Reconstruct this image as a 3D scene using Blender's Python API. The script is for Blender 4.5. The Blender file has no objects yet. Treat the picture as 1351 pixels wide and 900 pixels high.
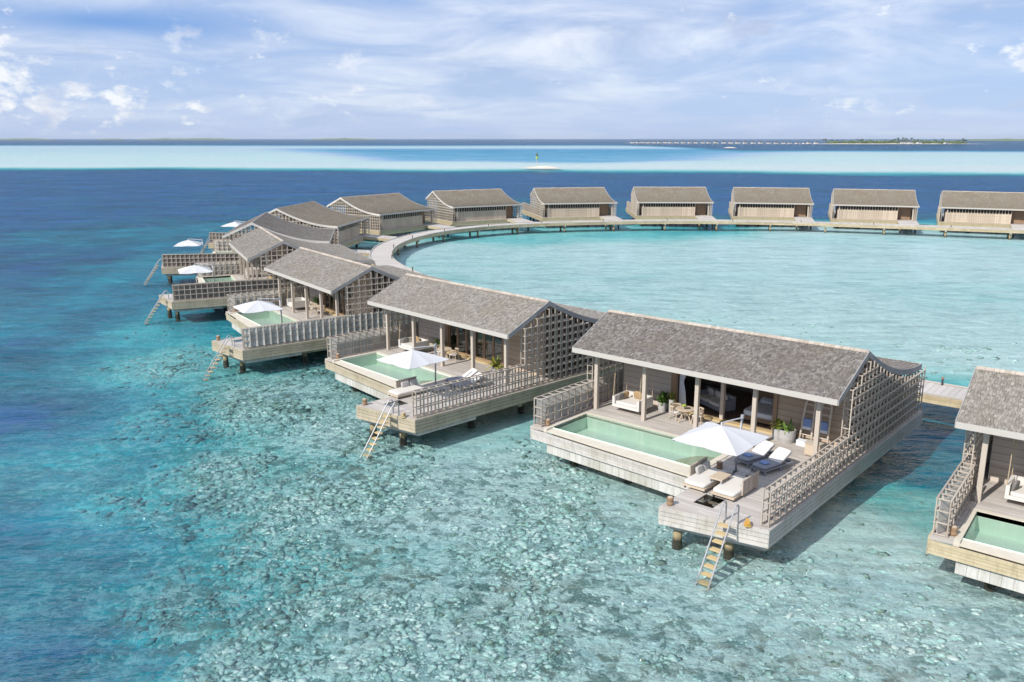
import bpy, math, random
import numpy as np
from mathutils import Vector, Matrix
R = math.radians
random.seed(7)
K = 1.2                                   # metres per drawing unit of the villa plan
SC = bpy.context.scene
COL = SC.collection

# ------------------------------------------------------------------ camera
cam = bpy.data.cameras.new('camera'); co = bpy.data.objects.new('camera', cam); COL.objects.link(co)
co.location = (0, 0, 14.66); co.rotation_euler = (R(90 - 13.45), 0, 0)
cam.sensor_width = 36; cam.lens = 29.75; cam.clip_start = 0.5; cam.clip_end = 120000
SC.camera = co

# ------------------------------------------------------------------ sky, sun, exposure
SUN_EL, SUN_AZ = R(39), R(43)             # azimuth (from +X) in which shadows fall
SKY_S, SUN_S = 0.09, 3.7
w = bpy.data.worlds.new('World'); SC.world = w; w.use_nodes = True
nt = w.node_tree; N, L = nt.nodes, nt.links
N.clear()
def nd(t, **kw):
    n = N.new(t)
    for k, v in kw.items(): setattr(n, k, v)
    return n
def mth(op, a, b=None, c=None):
    n = nd('ShaderNodeMath', operation=op)
    for i, q in enumerate((a, b, c)):
        if q is None: continue
        if isinstance(q, (int, float)): n.inputs[i].default_value = q
        else: L.new(q, n.inputs[i])
    return n.outputs[0]
def ramp(fac, pts):
    n = nd('ShaderNodeValToRGB'); e = n.color_ramp.elements
    while len(e) < len(pts): e.new(0.5)
    for i, (p, c) in enumerate(pts):
        e[i].position = p; e[i].color = (*c, 1) if isinstance(c, tuple) else (c, c, c, 1)
    L.new(fac, n.inputs[0]); return n.outputs[0]
def mixc(fac, a, b, mode='MIX'):
    n = nd('ShaderNodeMix', data_type='RGBA', blend_type=mode)
    for s, q in ((0, fac), (6, a), (7, b)):
        if isinstance(q, (int, float)): n.inputs[s].default_value = q
        elif isinstance(q, tuple): n.inputs[s].default_value = (*q, 1)
        else: L.new(q, n.inputs[s])
    return n.outputs[2]
def noise(vec, scale, detail=4, rough=0.55, dist=0.0, lac=2.0):
    n = nd('ShaderNodeTexNoise'); n.inputs['Scale'].default_value = scale
    n.inputs['Detail'].default_value = detail; n.inputs['Roughness'].default_value = rough
    n.inputs['Distortion'].default_value = dist; n.inputs['Lacunarity'].default_value = lac
    if vec is not None: L.new(vec, n.inputs['Vector'])
    return n.outputs['Fac']
sky = nd('ShaderNodeTexSky', sky_type='NISHITA'); sky.sun_disc = False
sky.sun_elevation = SUN_EL; sky.sun_rotation = math.atan2(-math.cos(SUN_AZ), -math.sin(SUN_AZ))
sky.altitude = 0; sky.air_density = 1.0; sky.dust_density = 0.4; sky.ozone_density = 2.5
tc = nd('ShaderNodeTexCoord'); sp = nd('ShaderNodeSeparateXYZ'); L.new(tc.outputs['Generated'], sp.inputs[0])
el = mth('MAXIMUM', sp.outputs[2], 0.0)
den = mth('ADD', el, 0.12)
cv = nd('ShaderNodeCombineXYZ')
L.new(mth('DIVIDE', sp.outputs[0], den), cv.inputs[0]); L.new(mth('DIVIDE', sp.outputs[1], den), cv.inputs[1])
cirrus = noise(cv.outputs[0], 0.30, 9, 0.52, 0.3)
cirrus2 = noise(cv.outputs[0], 1.0, 9, 0.62, 0.6)
az = mth('ARCTAN2', sp.outputs[0], sp.outputs[1])
pv = nd('ShaderNodeCombineXYZ'); L.new(az, pv.inputs[0]); L.new(mth('MULTIPLY', el, 1.7), pv.inputs[1])
puff = noise(pv.outputs[0], 24, 8, 0.62, 0.1)
puffm = noise(pv.outputs[0], 4.5, 3, 0.5)
cover = ramp(mth('ADD', mth('MULTIPLY', cirrus, 0.75), mth('MULTIPLY', cirrus2, 0.25)), [(0.40, 0.0), (0.50, 0.55), (0.62, 1.0)])
# more open blue low down, streaky veil above
up = ramp(el, [(0.0, 0.30), (0.05, 0.75), (0.10, 1.0), (0.5, 0.95)])
cover = mth('MULTIPLY', cover, up)
cum = mth('MULTIPLY', ramp(puff, [(0.55, 0.0), (0.66, 1.0)]), ramp(puffm, [(0.50, 0.0), (0.62, 1.0)]))
def bump2(a0, wa, e0, we):      # a soft patch of sky round azimuth a0, height e0
    q = mth('ADD', mth('POWER', mth('ABSOLUTE', mth('DIVIDE', mth('SUBTRACT', az, a0), wa)), 2.0), mth('POWER', mth('ABSOLUTE', mth('DIVIDE', mth('SUBTRACT', el, e0), we)), 2.0))
    return mth('EXPONENT', mth('MULTIPLY', q, -1.0))
tower = mth('ADD', bump2(-0.545, 0.055, 0.07, 0.045), mth('ADD', mth('MULTIPLY', bump2(-0.43, 0.12, 0.035, 0.03), 0.7), bump2(0.56, 0.05, 0.075, 0.03)))
puff2 = noise(pv.outputs[0], 30, 9, 0.62, 0.1)
tower = ramp(mth('ADD', mth('MULTIPLY', tower, 0.26), mth('SUBTRACT', puff2, 0.30)), [(0.34, 0.0), (0.46, 1.0)])
cover = mth('MULTIPLY', cover, mth('SUBTRACT', 1.0, mth('MULTIPLY', bump2(-0.42, 0.15, 0.115, 0.016), 1.0)))
cum = mth('MULTIPLY', cum, ramp(el, [(0.008, 0.0), (0.03, 0.9), (0.11, 0.75), (0.18, 0.0)]))
grey = ramp(cirrus2, [(0.36, (0.36, 0.43, 0.62)), (0.47, (0.53, 0.58, 0.73)), (0.60, (0.74, 0.76, 0.83))])
veil = mixc(ramp(el, [(0.0, 1.0), (0.09, 0.75), (0.17, 0.5), (0.35, 1.0)]), (0.12, 0.27, 0.60), (0.35, 0.47, 0.73))
veil = mixc(ramp(el, [(0.2, 0.0), (0.5, 1.0)]), veil, (0.50, 0.60, 0.80))      # thin cloud overhead, out of view, added to brighten the shade
veil = mixc(mth('MULTIPLY', bump2(-0.42, 0.16, 0.115, 0.018), 0.9), veil, (0.13, 0.28, 0.62))
ccol = mixc(cover, veil, grey)
ccol = mixc(mth('MULTIPLY', ramp(mth('ADD', mth('MULTIPLY', bump2(0.262, 0.028, 0.115, 0.012), 0.30), mth('SUBTRACT', puff, 0.30)), [(0.30, 0.0), (0.46, 1.0)]), 0.55), ccol, (0.38, 0.42, 0.58))
ccol = mixc(mth('MULTIPLY', cum, 0.7), ccol, (0.80, 0.81, 0.86))
ccol = mixc(mth('MULTIPLY', tower, 0.8), ccol, ramp(puff, [(0.38, (0.50, 0.55, 0.70)), (0.58, (0.86, 0.86, 0.88))]))
bg1 = nd('ShaderNodeBackground'); L.new(sky.outputs[0], bg1.inputs[0]); bg1.inputs[1].default_value = SKY_S
bg2 = nd('ShaderNodeBackground'); L.new(ccol, bg2.inputs[0]); bg2.inputs[1].default_value = 1.0
ms = nd('ShaderNodeMixShader'); ms.inputs[0].default_value = 0.82
L.new(bg1.outputs[0], ms.inputs[1]); L.new(bg2.outputs[0], ms.inputs[2])
wo = nd('ShaderNodeOutputWorld'); L.new(ms.outputs[0], wo.inputs[0])
sl = bpy.data.lights.new('sun', 'SUN'); sl.energy = SUN_S; sl.angle = R(0.5); sl.color = (1.0, 0.95, 0.87)
so = bpy.data.objects.new('sun', sl); COL.objects.link(so)
dvec = Vector((math.cos(SUN_AZ) * math.cos(SUN_EL), math.sin(SUN_AZ) * math.cos(SUN_EL), -math.sin(SUN_EL)))
so.rotation_euler = dvec.to_track_quat('-Z', 'Y').to_euler(); so.location = (-40, -40, 60)
SC.view_settings.view_transform = 'Standard'; SC.view_settings.look = 'None'
SC.view_settings.exposure = 0.38; SC.view_settings.gamma = 1
SC.render.engine = 'CYCLES'
SC.cycles.max_bounces = 8; SC.cycles.transparent_max_bounces = 12; SC.cycles.diffuse_bounces = 4
SC.cycles.caustics_reflective = False; SC.cycles.caustics_refractive = False
SC.cycles.use_denoising = True
SC.cycles.sample_clamp_indirect = 4

# ------------------------------------------------------------------ materials
def newmat(name):
    global N, L
    m = bpy.data.materials.new(name); m.use_nodes = True
    N, L = m.node_tree.nodes, m.node_tree.links; N.clear()
    return m
def finish(bsdf):
    o = nd('ShaderNodeOutputMaterial'); L.new(bsdf, o.inputs[0])
def princ(col, rough=0.7, bump=None, bstr=0.3, bdist=0.02, spec=0.3, metal=0):
    b = nd('ShaderNodeBsdfPrincipled')
    if isinstance(col, tuple): b.inputs['Base Color'].default_value = (*col, 1)
    else: L.new(col, b.inputs['Base Color'])
    b.inputs['Roughness'].default_value = rough; b.inputs['Specular IOR Level'].default_value = spec
    b.inputs['Metallic'].default_value = metal
    if bump is not None:
        n = nd('ShaderNodeBump'); n.inputs['Strength'].default_value = bstr; n.inputs['Distance'].default_value = bdist
        L.new(bump, n.inputs['Height']); L.new(n.outputs[0], b.inputs['Normal'])
    return b
def objco(scale=(1, 1, 1)):
    t = nd('ShaderNodeTexCoord'); m = nd('ShaderNodeMapping'); m.inputs['Scale'].default_value = scale
    L.new(t.outputs['Object'], m.inputs[0]); return m.outputs[0]
def islrand():
    return nd('ShaderNodeNewGeometry').outputs['Random Per Island']
def wood(name, c1, c2, stretch=(1, 1, 1), rough=0.8, stain=None, planks=None, streaks=False):
    """weathered boards: each board its own tone, grain along the board, blotches of wear; planks = (axis, width) rules plank joints"""
    m = newmat(name)
    g = noise(objco(stretch), 5.0, 5, 0.65)
    big = noise(objco((1, 1, 1)), 0.8, 4, 0.6)
    r = islrand(); h = g
    if planks:
        s = nd('ShaderNodeSeparateXYZ'); L.new(objco(), s.inputs[0])
        p = mth('DIVIDE', s.outputs[planks[0]], planks[1])
        fl = mth('FLOOR', p)
        joint = mth('FLOOR', mth('ADD', mth('DIVIDE', s.outputs[1 - planks[0]], 3.1), mth('MULTIPLY', fl, 0.37)))
        cx = nd('ShaderNodeCombineXYZ'); L.new(fl, cx.inputs[0]); L.new(joint, cx.inputs[1])
        wn = nd('ShaderNodeTexWhiteNoise'); L.new(cx.outputs[0], wn.inputs[0]); r = wn.outputs[0]
        fr = mth('FRACT', p)
        gap = ramp(fr, [(0.0, 0.0), (0.05, 1.0), (0.95, 1.0), (1.0, 0.0)])
    f = mth('ADD', mth('MULTIPLY', r, 0.5), mth('MULTIPLY', g, 0.5))
    c = mixc(ramp(f, [(0.2, 0.0), (0.8, 1.0)]), c1, c2)
    if stain: c = mixc(mth('MULTIPLY', ramp(big, [(0.48, 0.0), (0.68, 1.0)]), 0.65), c, stain)
    if streaks:          # run-off marks and algae below the joints
        sk = noise(objco((3.2, 3.2, 0.35)), 2.2, 5, 0.7)
        c = mixc(mth('MULTIPLY', ramp(sk, [(0.50, 0.0), (0.66, 1.0)]), 0.38), c, tuple(q * 0.5 for q in c1))
    if planks: c = mixc(gap, tuple(q * 0.25 for q in c1), c)
    finish(princ(c, rough, g, 0.35, 0.01).outputs[0]); return m
def plain(name, col, rough=0.6, var=0.12, nscale=6, metal=0, spec=0.3):
    m = newmat(name)
    n = noise(objco(), nscale, 5, 0.6)
    c = mixc(n, tuple(q * (1 - var) for q in col), tuple(min(1, q * (1 + var)) for q in col))
    finish(princ(c, rough, n, 0.15, 0.01, spec, metal).outputs[0]); return m

M = {}
M['deck'] = wood('deck_boards', (0.40, 0.365, 0.335), (0.58, 0.54, 0.50), (0.25, 3, 3), stain=(0.45, 0.40, 0.355), planks=(1, 0.145))
M['pier'] = wood('pier_boards', (0.42, 0.38, 0.35), (0.57, 0.53, 0.49), (3, 0.3, 3), stain=(0.46, 0.42, 0.38))
M['grey_board'] = wood('grey_cladding', (0.40, 0.375, 0.345), (0.62, 0.58, 0.535), (0.5, 0.5, 5), stain=(0.38, 0.335, 0.26), streaks=True)
M['green_board'] = wood('greenish_cladding', (0.37, 0.315, 0.225), (0.53, 0.455, 0.34), (0.5, 0.5, 5), stain=(0.27, 0.24, 0.155), streaks=True)
M['yellow_board'] = wood('yellow_cladding', (0.42, 0.345, 0.215), (0.58, 0.49, 0.33), (0.5, 0.5, 5), stain=(0.36, 0.29, 0.17), streaks=True)
M['lattice'] = wood('lattice_wood', (0.36, 0.30, 0.245), (0.52, 0.45, 0.38), (3, 3, 0.5))
M['pale_lattice'] = wood('pale_lattice_wood', (0.42, 0.37, 0.30), (0.58, 0.52, 0.44), (3, 3, 0.5))
M['panel'] = wood('grey_panel_wood', (0.36, 0.34, 0.31), (0.52, 0.49, 0.45), (4, 4, 0.4))
M['dark_panel'] = wood('brown_panel_wood', (0.15, 0.12, 0.10), (0.24, 0.20, 0.17), (4, 4, 0.4))
M['wall'] = wood('wall_boards', (0.48, 0.41, 0.35), (0.64, 0.57, 0.50), (0.4, 0.4, 5), planks=(2, 0.33))
M['warm_wall'] = wood('warm_wall_boards', (0.42, 0.32, 0.235), (0.56, 0.45, 0.35), (0.4, 0.4, 5), planks=(2, 0.33))
M['rear_wall'] = wood('rear_wall_boards', (0.52, 0.425, 0.33), (0.70, 0.60, 0.48), (4, 4, 0.4))
M['post'] = wood('post_wood', (0.42, 0.36, 0.30), (0.56, 0.49, 0.42), (4, 4, 0.4))
M['brown'] = wood('brown_timber', (0.22, 0.14, 0.085), (0.34, 0.23, 0.15), (3, 3, 0.5), rough=0.5)
M['eave'] = wood('pale_eave_board', (0.42, 0.395, 0.36), (0.54, 0.51, 0.47), (0.4, 3, 3))
M['verge'] = wood('grey_verge_board', (0.25, 0.24, 0.235), (0.36, 0.345, 0.33), (3, 0.4, 3))
M['white_verge'] = wood('pale_verge_board', (0.50, 0.475, 0.44), (0.62, 0.59, 0.54), (3, 0.4, 3))
M['dark_floor'] = wood('dark_floor', (0.10, 0.065, 0.045), (0.17, 0.115, 0.08), (0.3, 3, 3), rough=0.4, planks=(1, 0.12))
M['room'] = plain('room_lining', (0.3, 0.26, 0.22), 0.8)
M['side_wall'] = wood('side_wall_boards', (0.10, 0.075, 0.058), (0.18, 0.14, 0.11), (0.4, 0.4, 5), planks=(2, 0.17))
M['stone'] = plain('pool_stone', (0.60, 0.55, 0.46), 0.7, 0.14, 3)
M['canvas'] = plain('white_canvas', (0.56, 0.56, 0.57), 0.9, 0.03, 3)
M['cushion'] = plain('cream_cushion', (0.66, 0.63, 0.59), 0.95, 0.06, 5)
M['tan'] = plain('tan_cushion', (0.42, 0.29, 0.16), 0.95, 0.15)
M['greyc'] = plain('grey_cushion', (0.20, 0.19, 0.18), 0.95, 0.2)
M['blue'] = plain('blue_towel', (0.22, 0.31, 0.55), 0.95, 0.25)
M['slate'] = plain('slate_fabric', (0.24, 0.25, 0.29), 0.95, 0.1)
M['linen2'] = plain('grey_linen', (0.46, 0.45, 0.44), 0.95, 0.08)
M['shaded_cushion'] = plain('shaded_mattress', (0.27, 0.28, 0.33), 0.95, 0.08)  # parasol shade on the lounger foot halves, put into the colour
M['linen'] = plain('white_linen', (0.72, 0.74, 0.80), 0.95, 0.05)
M['concrete'] = plain('planter_concrete', (0.44, 0.43, 0.42), 0.85, 0.18, 9)
M['metal'] = plain('steel_tube', (0.38, 0.38, 0.39), 0.45, 0.04, 6, 0.3)
M['dmetal'] = plain('dark_metal', (0.05, 0.05, 0.055), 0.4, 0.1)
M['rope'] = plain('rope', (0.50, 0.40, 0.26), 0.9)
M['tread'] = wood('ladder_tread', (0.46, 0.34, 0.17), (0.60, 0.47, 0.27), (0.5, 3, 3))
M['stump'] = wood('stump_wood', (0.20, 0.12, 0.07), (0.36, 0.24, 0.15), (3, 3, 0.5))
M['pale_teak'] = wood('pale_teak', (0.58, 0.50, 0.40), (0.72, 0.64, 0.54), (3, 3, 0.5))
M['teak'] = wood('teak', (0.46, 0.37, 0.27), (0.60, 0.50, 0.39), (0.5, 3, 3))
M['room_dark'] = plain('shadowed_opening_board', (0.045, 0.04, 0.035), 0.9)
M['sand'] = plain('dry_sand', (0.68, 0.60, 0.50), 0.95, 0.08, 0.3)
M['orange'] = plain('orange_cone', (0.60, 0.34, 0.08), 0.8)
M['lime'] = plain('lime_green', (0.35, 0.48, 0.08), 0.6)
M['flower'] = plain('red_leaf', (0.25, 0.05, 0.03), 0.6)
M['thatch'] = plain('far_thatch', (0.11, 0.10, 0.10), 0.95)
M['white_wall'] = plain('far_white_wall', (0.72, 0.70, 0.66), 0.9)

def leafmat(name, c1, c2):
    m = newmat(name)
    c = mixc(islrand(), c1, c2)
    b = princ(c, 0.5); b.inputs['Transmission Weight'].default_value = 0
    finish(b.outputs[0]); return m
M['leaf'] = leafmat('planter_leaf', (0.04, 0.10, 0.02), (0.16, 0.26, 0.05))
M['yleaf'] = leafmat('yellow_leaf', (0.12, 0.18, 0.03), (0.34, 0.32, 0.06))
M['palm'] = leafmat('palm_leaf', (0.045, 0.085, 0.03), (0.11, 0.15, 0.05))
M['bush'] = leafmat('shore_bush', (0.07, 0.12, 0.03), (0.18, 0.24, 0.08))
M['trunk'] = plain('palm_trunk', (0.20, 0.16, 0.12), 0.9)

def shake(name, c1, c2, dark):
    m = newmat(name)
    r = islrand(); g = noise(objco((6, 1.2, 1.2)), 3.5, 5, 0.7); big = noise(objco(), 0.55, 5, 0.65, 0.4)
    f = mth('ADD', mth('MULTIPLY', r, 0.42), mth('MULTIPLY', g, 0.58))
    c = mixc(ramp(f, [(0.22, 0.0), (0.6, 0.55), (0.80, 1.0)]), c1, c2)
    c = mixc(mth('MULTIPLY', ramp(big, [(0.42, 0.0), (0.66, 1.0)]), 0.6), c, dark)
    finish(princ(c, 0.9, g, 0.5, 0.015).outputs[0]); return m
M['shake'] = shake('grey_shakes', (0.105, 0.094, 0.085), (0.32, 0.30, 0.275), (0.155, 0.125, 0.10))
M['shake_pale'] = shake('silvered_shakes', (0.175, 0.158, 0.137), (0.40, 0.37, 0.33), (0.23, 0.20, 0.16))
M['shake_tan'] = shake('tan_shakes', (0.165, 0.145, 0.11), (0.36, 0.325, 0.265), (0.215, 0.165, 0.115))

def pilemat():
    m = newmat('pile_wood')
    g = noise(objco((3, 3, 0.6)), 4, 5, 0.65)
    s = nd('ShaderNodeSeparateXYZ'); L.new(objco(), s.inputs[0])
    c = mixc(g, (0.22, 0.17, 0.09), (0.46, 0.38, 0.23))
    wet = ramp(mth('ADD', mth('MULTIPLY', mth('ADD', s.outputs[2], 1.62), 3.0), mth('MULTIPLY', g, 0.5)), [(0.35, 1.0), (0.95, 0.0)])
    c = mixc(wet, c, (0.055, 0.05, 0.035))      # weed and barnacle belt at the waterline
    finish(princ(c, 0.8, g, 0.5, 0.03).outputs[0]); return m
M['pile'] = pilemat()

def glassmat():
    m = newmat('window_glass')
    lw = nd('ShaderNodeFresnel'); lw.inputs[0].default_value = 1.5
    t = nd('ShaderNodeBsdfTransparent'); t.inputs[0].default_value = (0.82, 0.88, 0.88, 1)
    g = nd('ShaderNodeBsdfGlossy'); g.inputs[0].default_value = (0.9, 0.95, 0.95, 1); g.inputs['Roughness'].default_value = 0.02
    mx = nd('ShaderNodeMixShader'); L.new(mth('ADD', lw.outputs[0], 0.12), mx.inputs[0]); L.new(t.outputs[0], mx.inputs[1]); L.new(g.outputs[0], mx.inputs[2])
    finish(mx.outputs[0]); return m
M['glass'] = glassmat()

def pooltile():
    m = newmat('pool_tile')
    br = nd('ShaderNodeTexBrick'); br.offset = 0; L.new(objco(), br.inputs[0])
    br.inputs['Color1'].default_value = (0.68, 0.85, 0.72, 1); br.inputs['Color2'].default_value = (0.72, 0.88, 0.75, 1)
    br.inputs['Mortar'].default_value = (0.62, 0.80, 0.68, 1); br.inputs['Scale'].default_value = 3; br.inputs['Mortar Size'].default_value = 0.01
    br.inputs['Brick Width'].default_value = 0.5; br.inputs['Row Height'].default_value = 0.5
    finish(princ(br.outputs[0], 0.5).outputs[0]); return m
M['tile'] = pooltile()
M['tile_step'] = plain('pool_step_stone', (0.58, 0.62, 0.44), 0.6)

def watermat(name, tint, wavescale, strength, fmax, rough=0.04, far=False):
    m = newmat(name)
    co_ = objco()
    h1 = noise(objco((1.0, 1.7, 1.0)), 0.8 * wavescale, 6, 0.66, 0.3)
    h2 = noise(objco((1.0, 1.5, 1.0)), 3.2 * wavescale, 4, 0.62, 0.2)
    h = mth('ADD', mth('MULTIPLY', h1, 0.75), mth('MULTIPLY', h2, 0.25))
    if far: h = mth('ADD', mth('MULTIPLY', h, 1.25), mth('MULTIPLY', noise(objco((0.7, 1.7, 1)), 0.36, 5, 0.62, 0.3), 3.4))
    if far: h = mth('ADD', h, mth('MULTIPLY', noise(objco((0.7, 1.6, 1)), 0.11, 5, 0.65, 0.3), 6.5))
    if far: h = mth('ADD', h, mth('MULTIPLY', noise(objco((0.5, 1.4, 1)), 0.042, 5, 0.65, 0.3), 9.0))
    bp = nd('ShaderNodeBump'); bp.inputs['Strength'].default_value = strength; bp.inputs['Distance'].default_value = 0.5
    L.new(h, bp.inputs['Height'])
    fr = nd('ShaderNodeFresnel'); fr.inputs[0].default_value = 1.33; L.new(bp.outputs[0], fr.inputs['Normal'])
    fac = mth('MINIMUM', fr.outputs[0], fmax)
    t = nd('ShaderNodeBsdfTransparent'); t.inputs[0].default_value = (*tint, 1)
    g = nd('ShaderNodeBsdfGlossy'); g.inputs['Roughness'].default_value = rough; L.new(bp.outputs[0], g.inputs['Normal'])
    mx = nd('ShaderNodeMixShader'); L.new(fac, mx.inputs[0]); L.new(t.outputs[0], mx.inputs[1]); L.new(g.outputs[0], mx.inputs[2])
    finish(mx.outputs[0]); return m
M['sea'] = watermat('sea_water', (0.96, 0.995, 0.995), 1.0, 0.85, 0.42, far=True)
M['pool_water'] = watermat('pool_water', (0.95, 0.995, 0.97), 1.2, 0.05, 0.6, 0.02)

def seabedmat():
    m = newmat('seabed')
    ad = nd('ShaderNodeAttribute'); ad.attribute_name = 'depth'
    ar = nd('ShaderNodeAttribute'); ar.attribute_name = 'reef'
    co_ = objco(); rf = ar.outputs['Fac']
    n_big = noise(co_, 0.13, 6, 0.65, 0.3)
    n_mid = noise(co_, 1.05, 8, 0.72, 0.1)
    n_fin = noise(co_, 3.6, 8, 0.78, 0.1)
    swell = noise(objco((1.0, 2.2, 1.0)), 0.45, 6, 0.65, 0.3)  # wave streaks, painted into the tone of the deep floor
    nn = nd('ShaderNodeTexNoise'); nn.inputs['Scale'].default_value = 2.2; nn.inputs['Detail'].default_value = 3; L.new(co_, nn.inputs[0])
    sv = nd('ShaderNodeVectorMath', operation='SCALE'); L.new(nn.outputs['Color'], sv.inputs[0]); sv.inputs['Scale'].default_value = 0.9
    wv = nd('ShaderNodeVectorMath', operation='ADD'); L.new(co_, wv.inputs[0]); L.new(sv.outputs[0], wv.inputs[1])
    def voro(sc, f='F1'):
        v = nd('ShaderNodeTexVoronoi', feature=f); v.inputs['Scale'].default_value = sc; L.new(wv.outputs[0], v.inputs[0]); return v
    v1, v2 = voro(1.7), voro(3.6)
    r1 = nd('ShaderNodeSeparateColor'); L.new(v1.outputs['Color'], r1.inputs[0])
    r2 = nd('ShaderNodeSeparateColor'); L.new(v2.outputs['Color'], r2.inputs[0])
    d = mth('ADD', ad.outputs['Fac'], mth('MULTIPLY', mth('SUBTRACT', n_big, 0.5), mth('MULTIPLY', ad.outputs['Fac'], 0.62)))
    d = mth('ADD', d, mth('MULTIPLY', mth('SUBTRACT', swell, 0.5), mth('MULTIPLY', ad.outputs['Fac'], 0.46)))
    n_far = noise(objco((0.6, 1.0, 1.0)), 0.022, 8, 0.68, 0.6)           # ragged reef edges and drifts far out, plus broad painted wave flecks
    d = mth('ADD', d, mth('MULTIPLY', mth('SUBTRACT', n_far, 0.5), mth('ADD', 0.10, mth('MULTIPLY', mth('MULTIPLY', ad.outputs['Fac'], mth('SUBTRACT', 1.0, ad.outputs['Fac'])), 1.8))))
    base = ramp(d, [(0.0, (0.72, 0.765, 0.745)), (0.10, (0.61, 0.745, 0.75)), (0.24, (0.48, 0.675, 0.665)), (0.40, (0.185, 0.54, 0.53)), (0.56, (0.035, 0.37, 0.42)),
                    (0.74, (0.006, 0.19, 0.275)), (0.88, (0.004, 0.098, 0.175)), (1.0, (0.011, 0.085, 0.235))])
    wave_fleck = mth('ADD', mth('MULTIPLY', noise(objco((0.45, 1.5, 1.0)), 0.075, 6, 0.7, 0.3), 0.6), mth('MULTIPLY', noise(objco((0.6, 1.6, 1.0)), 0.32, 5, 0.68, 0.3), 0.4))  # light and dark of waves painted into the deep floor colour
    fl_ = mth('ADD', 1.0, mth('MULTIPLY', mth('MULTIPLY', mth('SUBTRACT', wave_fleck, 0.5), 3.4), ramp(ad.outputs['Fac'], [(0.45, 0.0), (0.85, 1.0)])))
    fc = nd('ShaderNodeVectorMath', operation='SCALE'); L.new(base, fc.inputs[0]); L.new(mth('MAXIMUM', fl_, 0.25), fc.inputs['Scale']); base = fc.outputs[0]
    py_ = nd('ShaderNodeSeparateXYZ'); L.new(co_, py_.inputs[0])
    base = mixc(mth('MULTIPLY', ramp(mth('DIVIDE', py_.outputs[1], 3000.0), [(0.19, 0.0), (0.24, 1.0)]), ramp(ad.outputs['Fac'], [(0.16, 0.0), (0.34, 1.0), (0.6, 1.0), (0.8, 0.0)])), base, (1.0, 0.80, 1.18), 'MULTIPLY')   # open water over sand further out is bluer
    sandr = noise(objco((0.45, 1.5, 1.0)), 0.42, 7, 0.68, 0.3)          # ridges and drifts of sand and sea grass
    base = mixc(ramp(sandr, [(0.34, 0.34), (0.52, 0.0)]), base, (0.02, 0.17, 0.23))
    # coral rubble: stones of every tone, brown heads, dark holes and pale sand tongues
    cor = mth('ADD', mth('ADD', mth('MULTIPLY', n_mid, 0.36), mth('MULTIPLY', n_fin, 0.32)), mth('ADD', mth('MULTIPLY', r1.outputs[0], 0.15), mth('MULTIPLY', r2.outputs[0], 0.17)))
    dark = mth('MULTIPLY', ramp(cor, [(0.41, 1.0), (0.505, 0.0)]), rf)
    lite = mth('MULTIPLY', ramp(cor, [(0.505, 0.0), (0.59, 1.0)]), rf)
    brown = mth('MULTIPLY', mth('MULTIPLY', ramp(r1.outputs[1], [(0.45, 0.0), (0.8, 1.0)]), ramp(n_big, [(0.45, 0.0), (0.58, 1.0)])), rf)
    holes = mth('MULTIPLY', mth('MULTIPLY', ramp(n_fin, [(0.34, 1.0), (0.46, 0.0)]), ramp(n_mid, [(0.42, 1.0), (0.50, 0.0)])), rf)
    c = mixc(mth('MULTIPLY', dark, 0.92), base, mixc(d, (0.13, 0.245, 0.215), (0.01, 0.11, 0.15)))
    c = mixc(mth('MULTIPLY', brown, 0.6), c, mixc(d, (0.25, 0.245, 0.17), (0.02, 0.12, 0.14)))
    c = mixc(mth('MULTIPLY', lite, 0.75), c, mixc(d, (0.66, 0.85, 0.79), (0.10, 0.42, 0.47)))
    c = mixc(mth('MULTIPLY', holes, 0.75), c, mixc(d, (0.04, 0.085, 0.075), (0.004, 0.05, 0.08)))
    hb = mth('MULTIPLY', mth('SUBTRACT', cor, mth('MULTIPLY', v2.outputs['Distance'], 0.25)), rf)
    finish(princ(c, 0.95, hb, 0.8, 0.5, 0.0).outputs[0]); return m
M['seabed'] = seabedmat()

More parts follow.
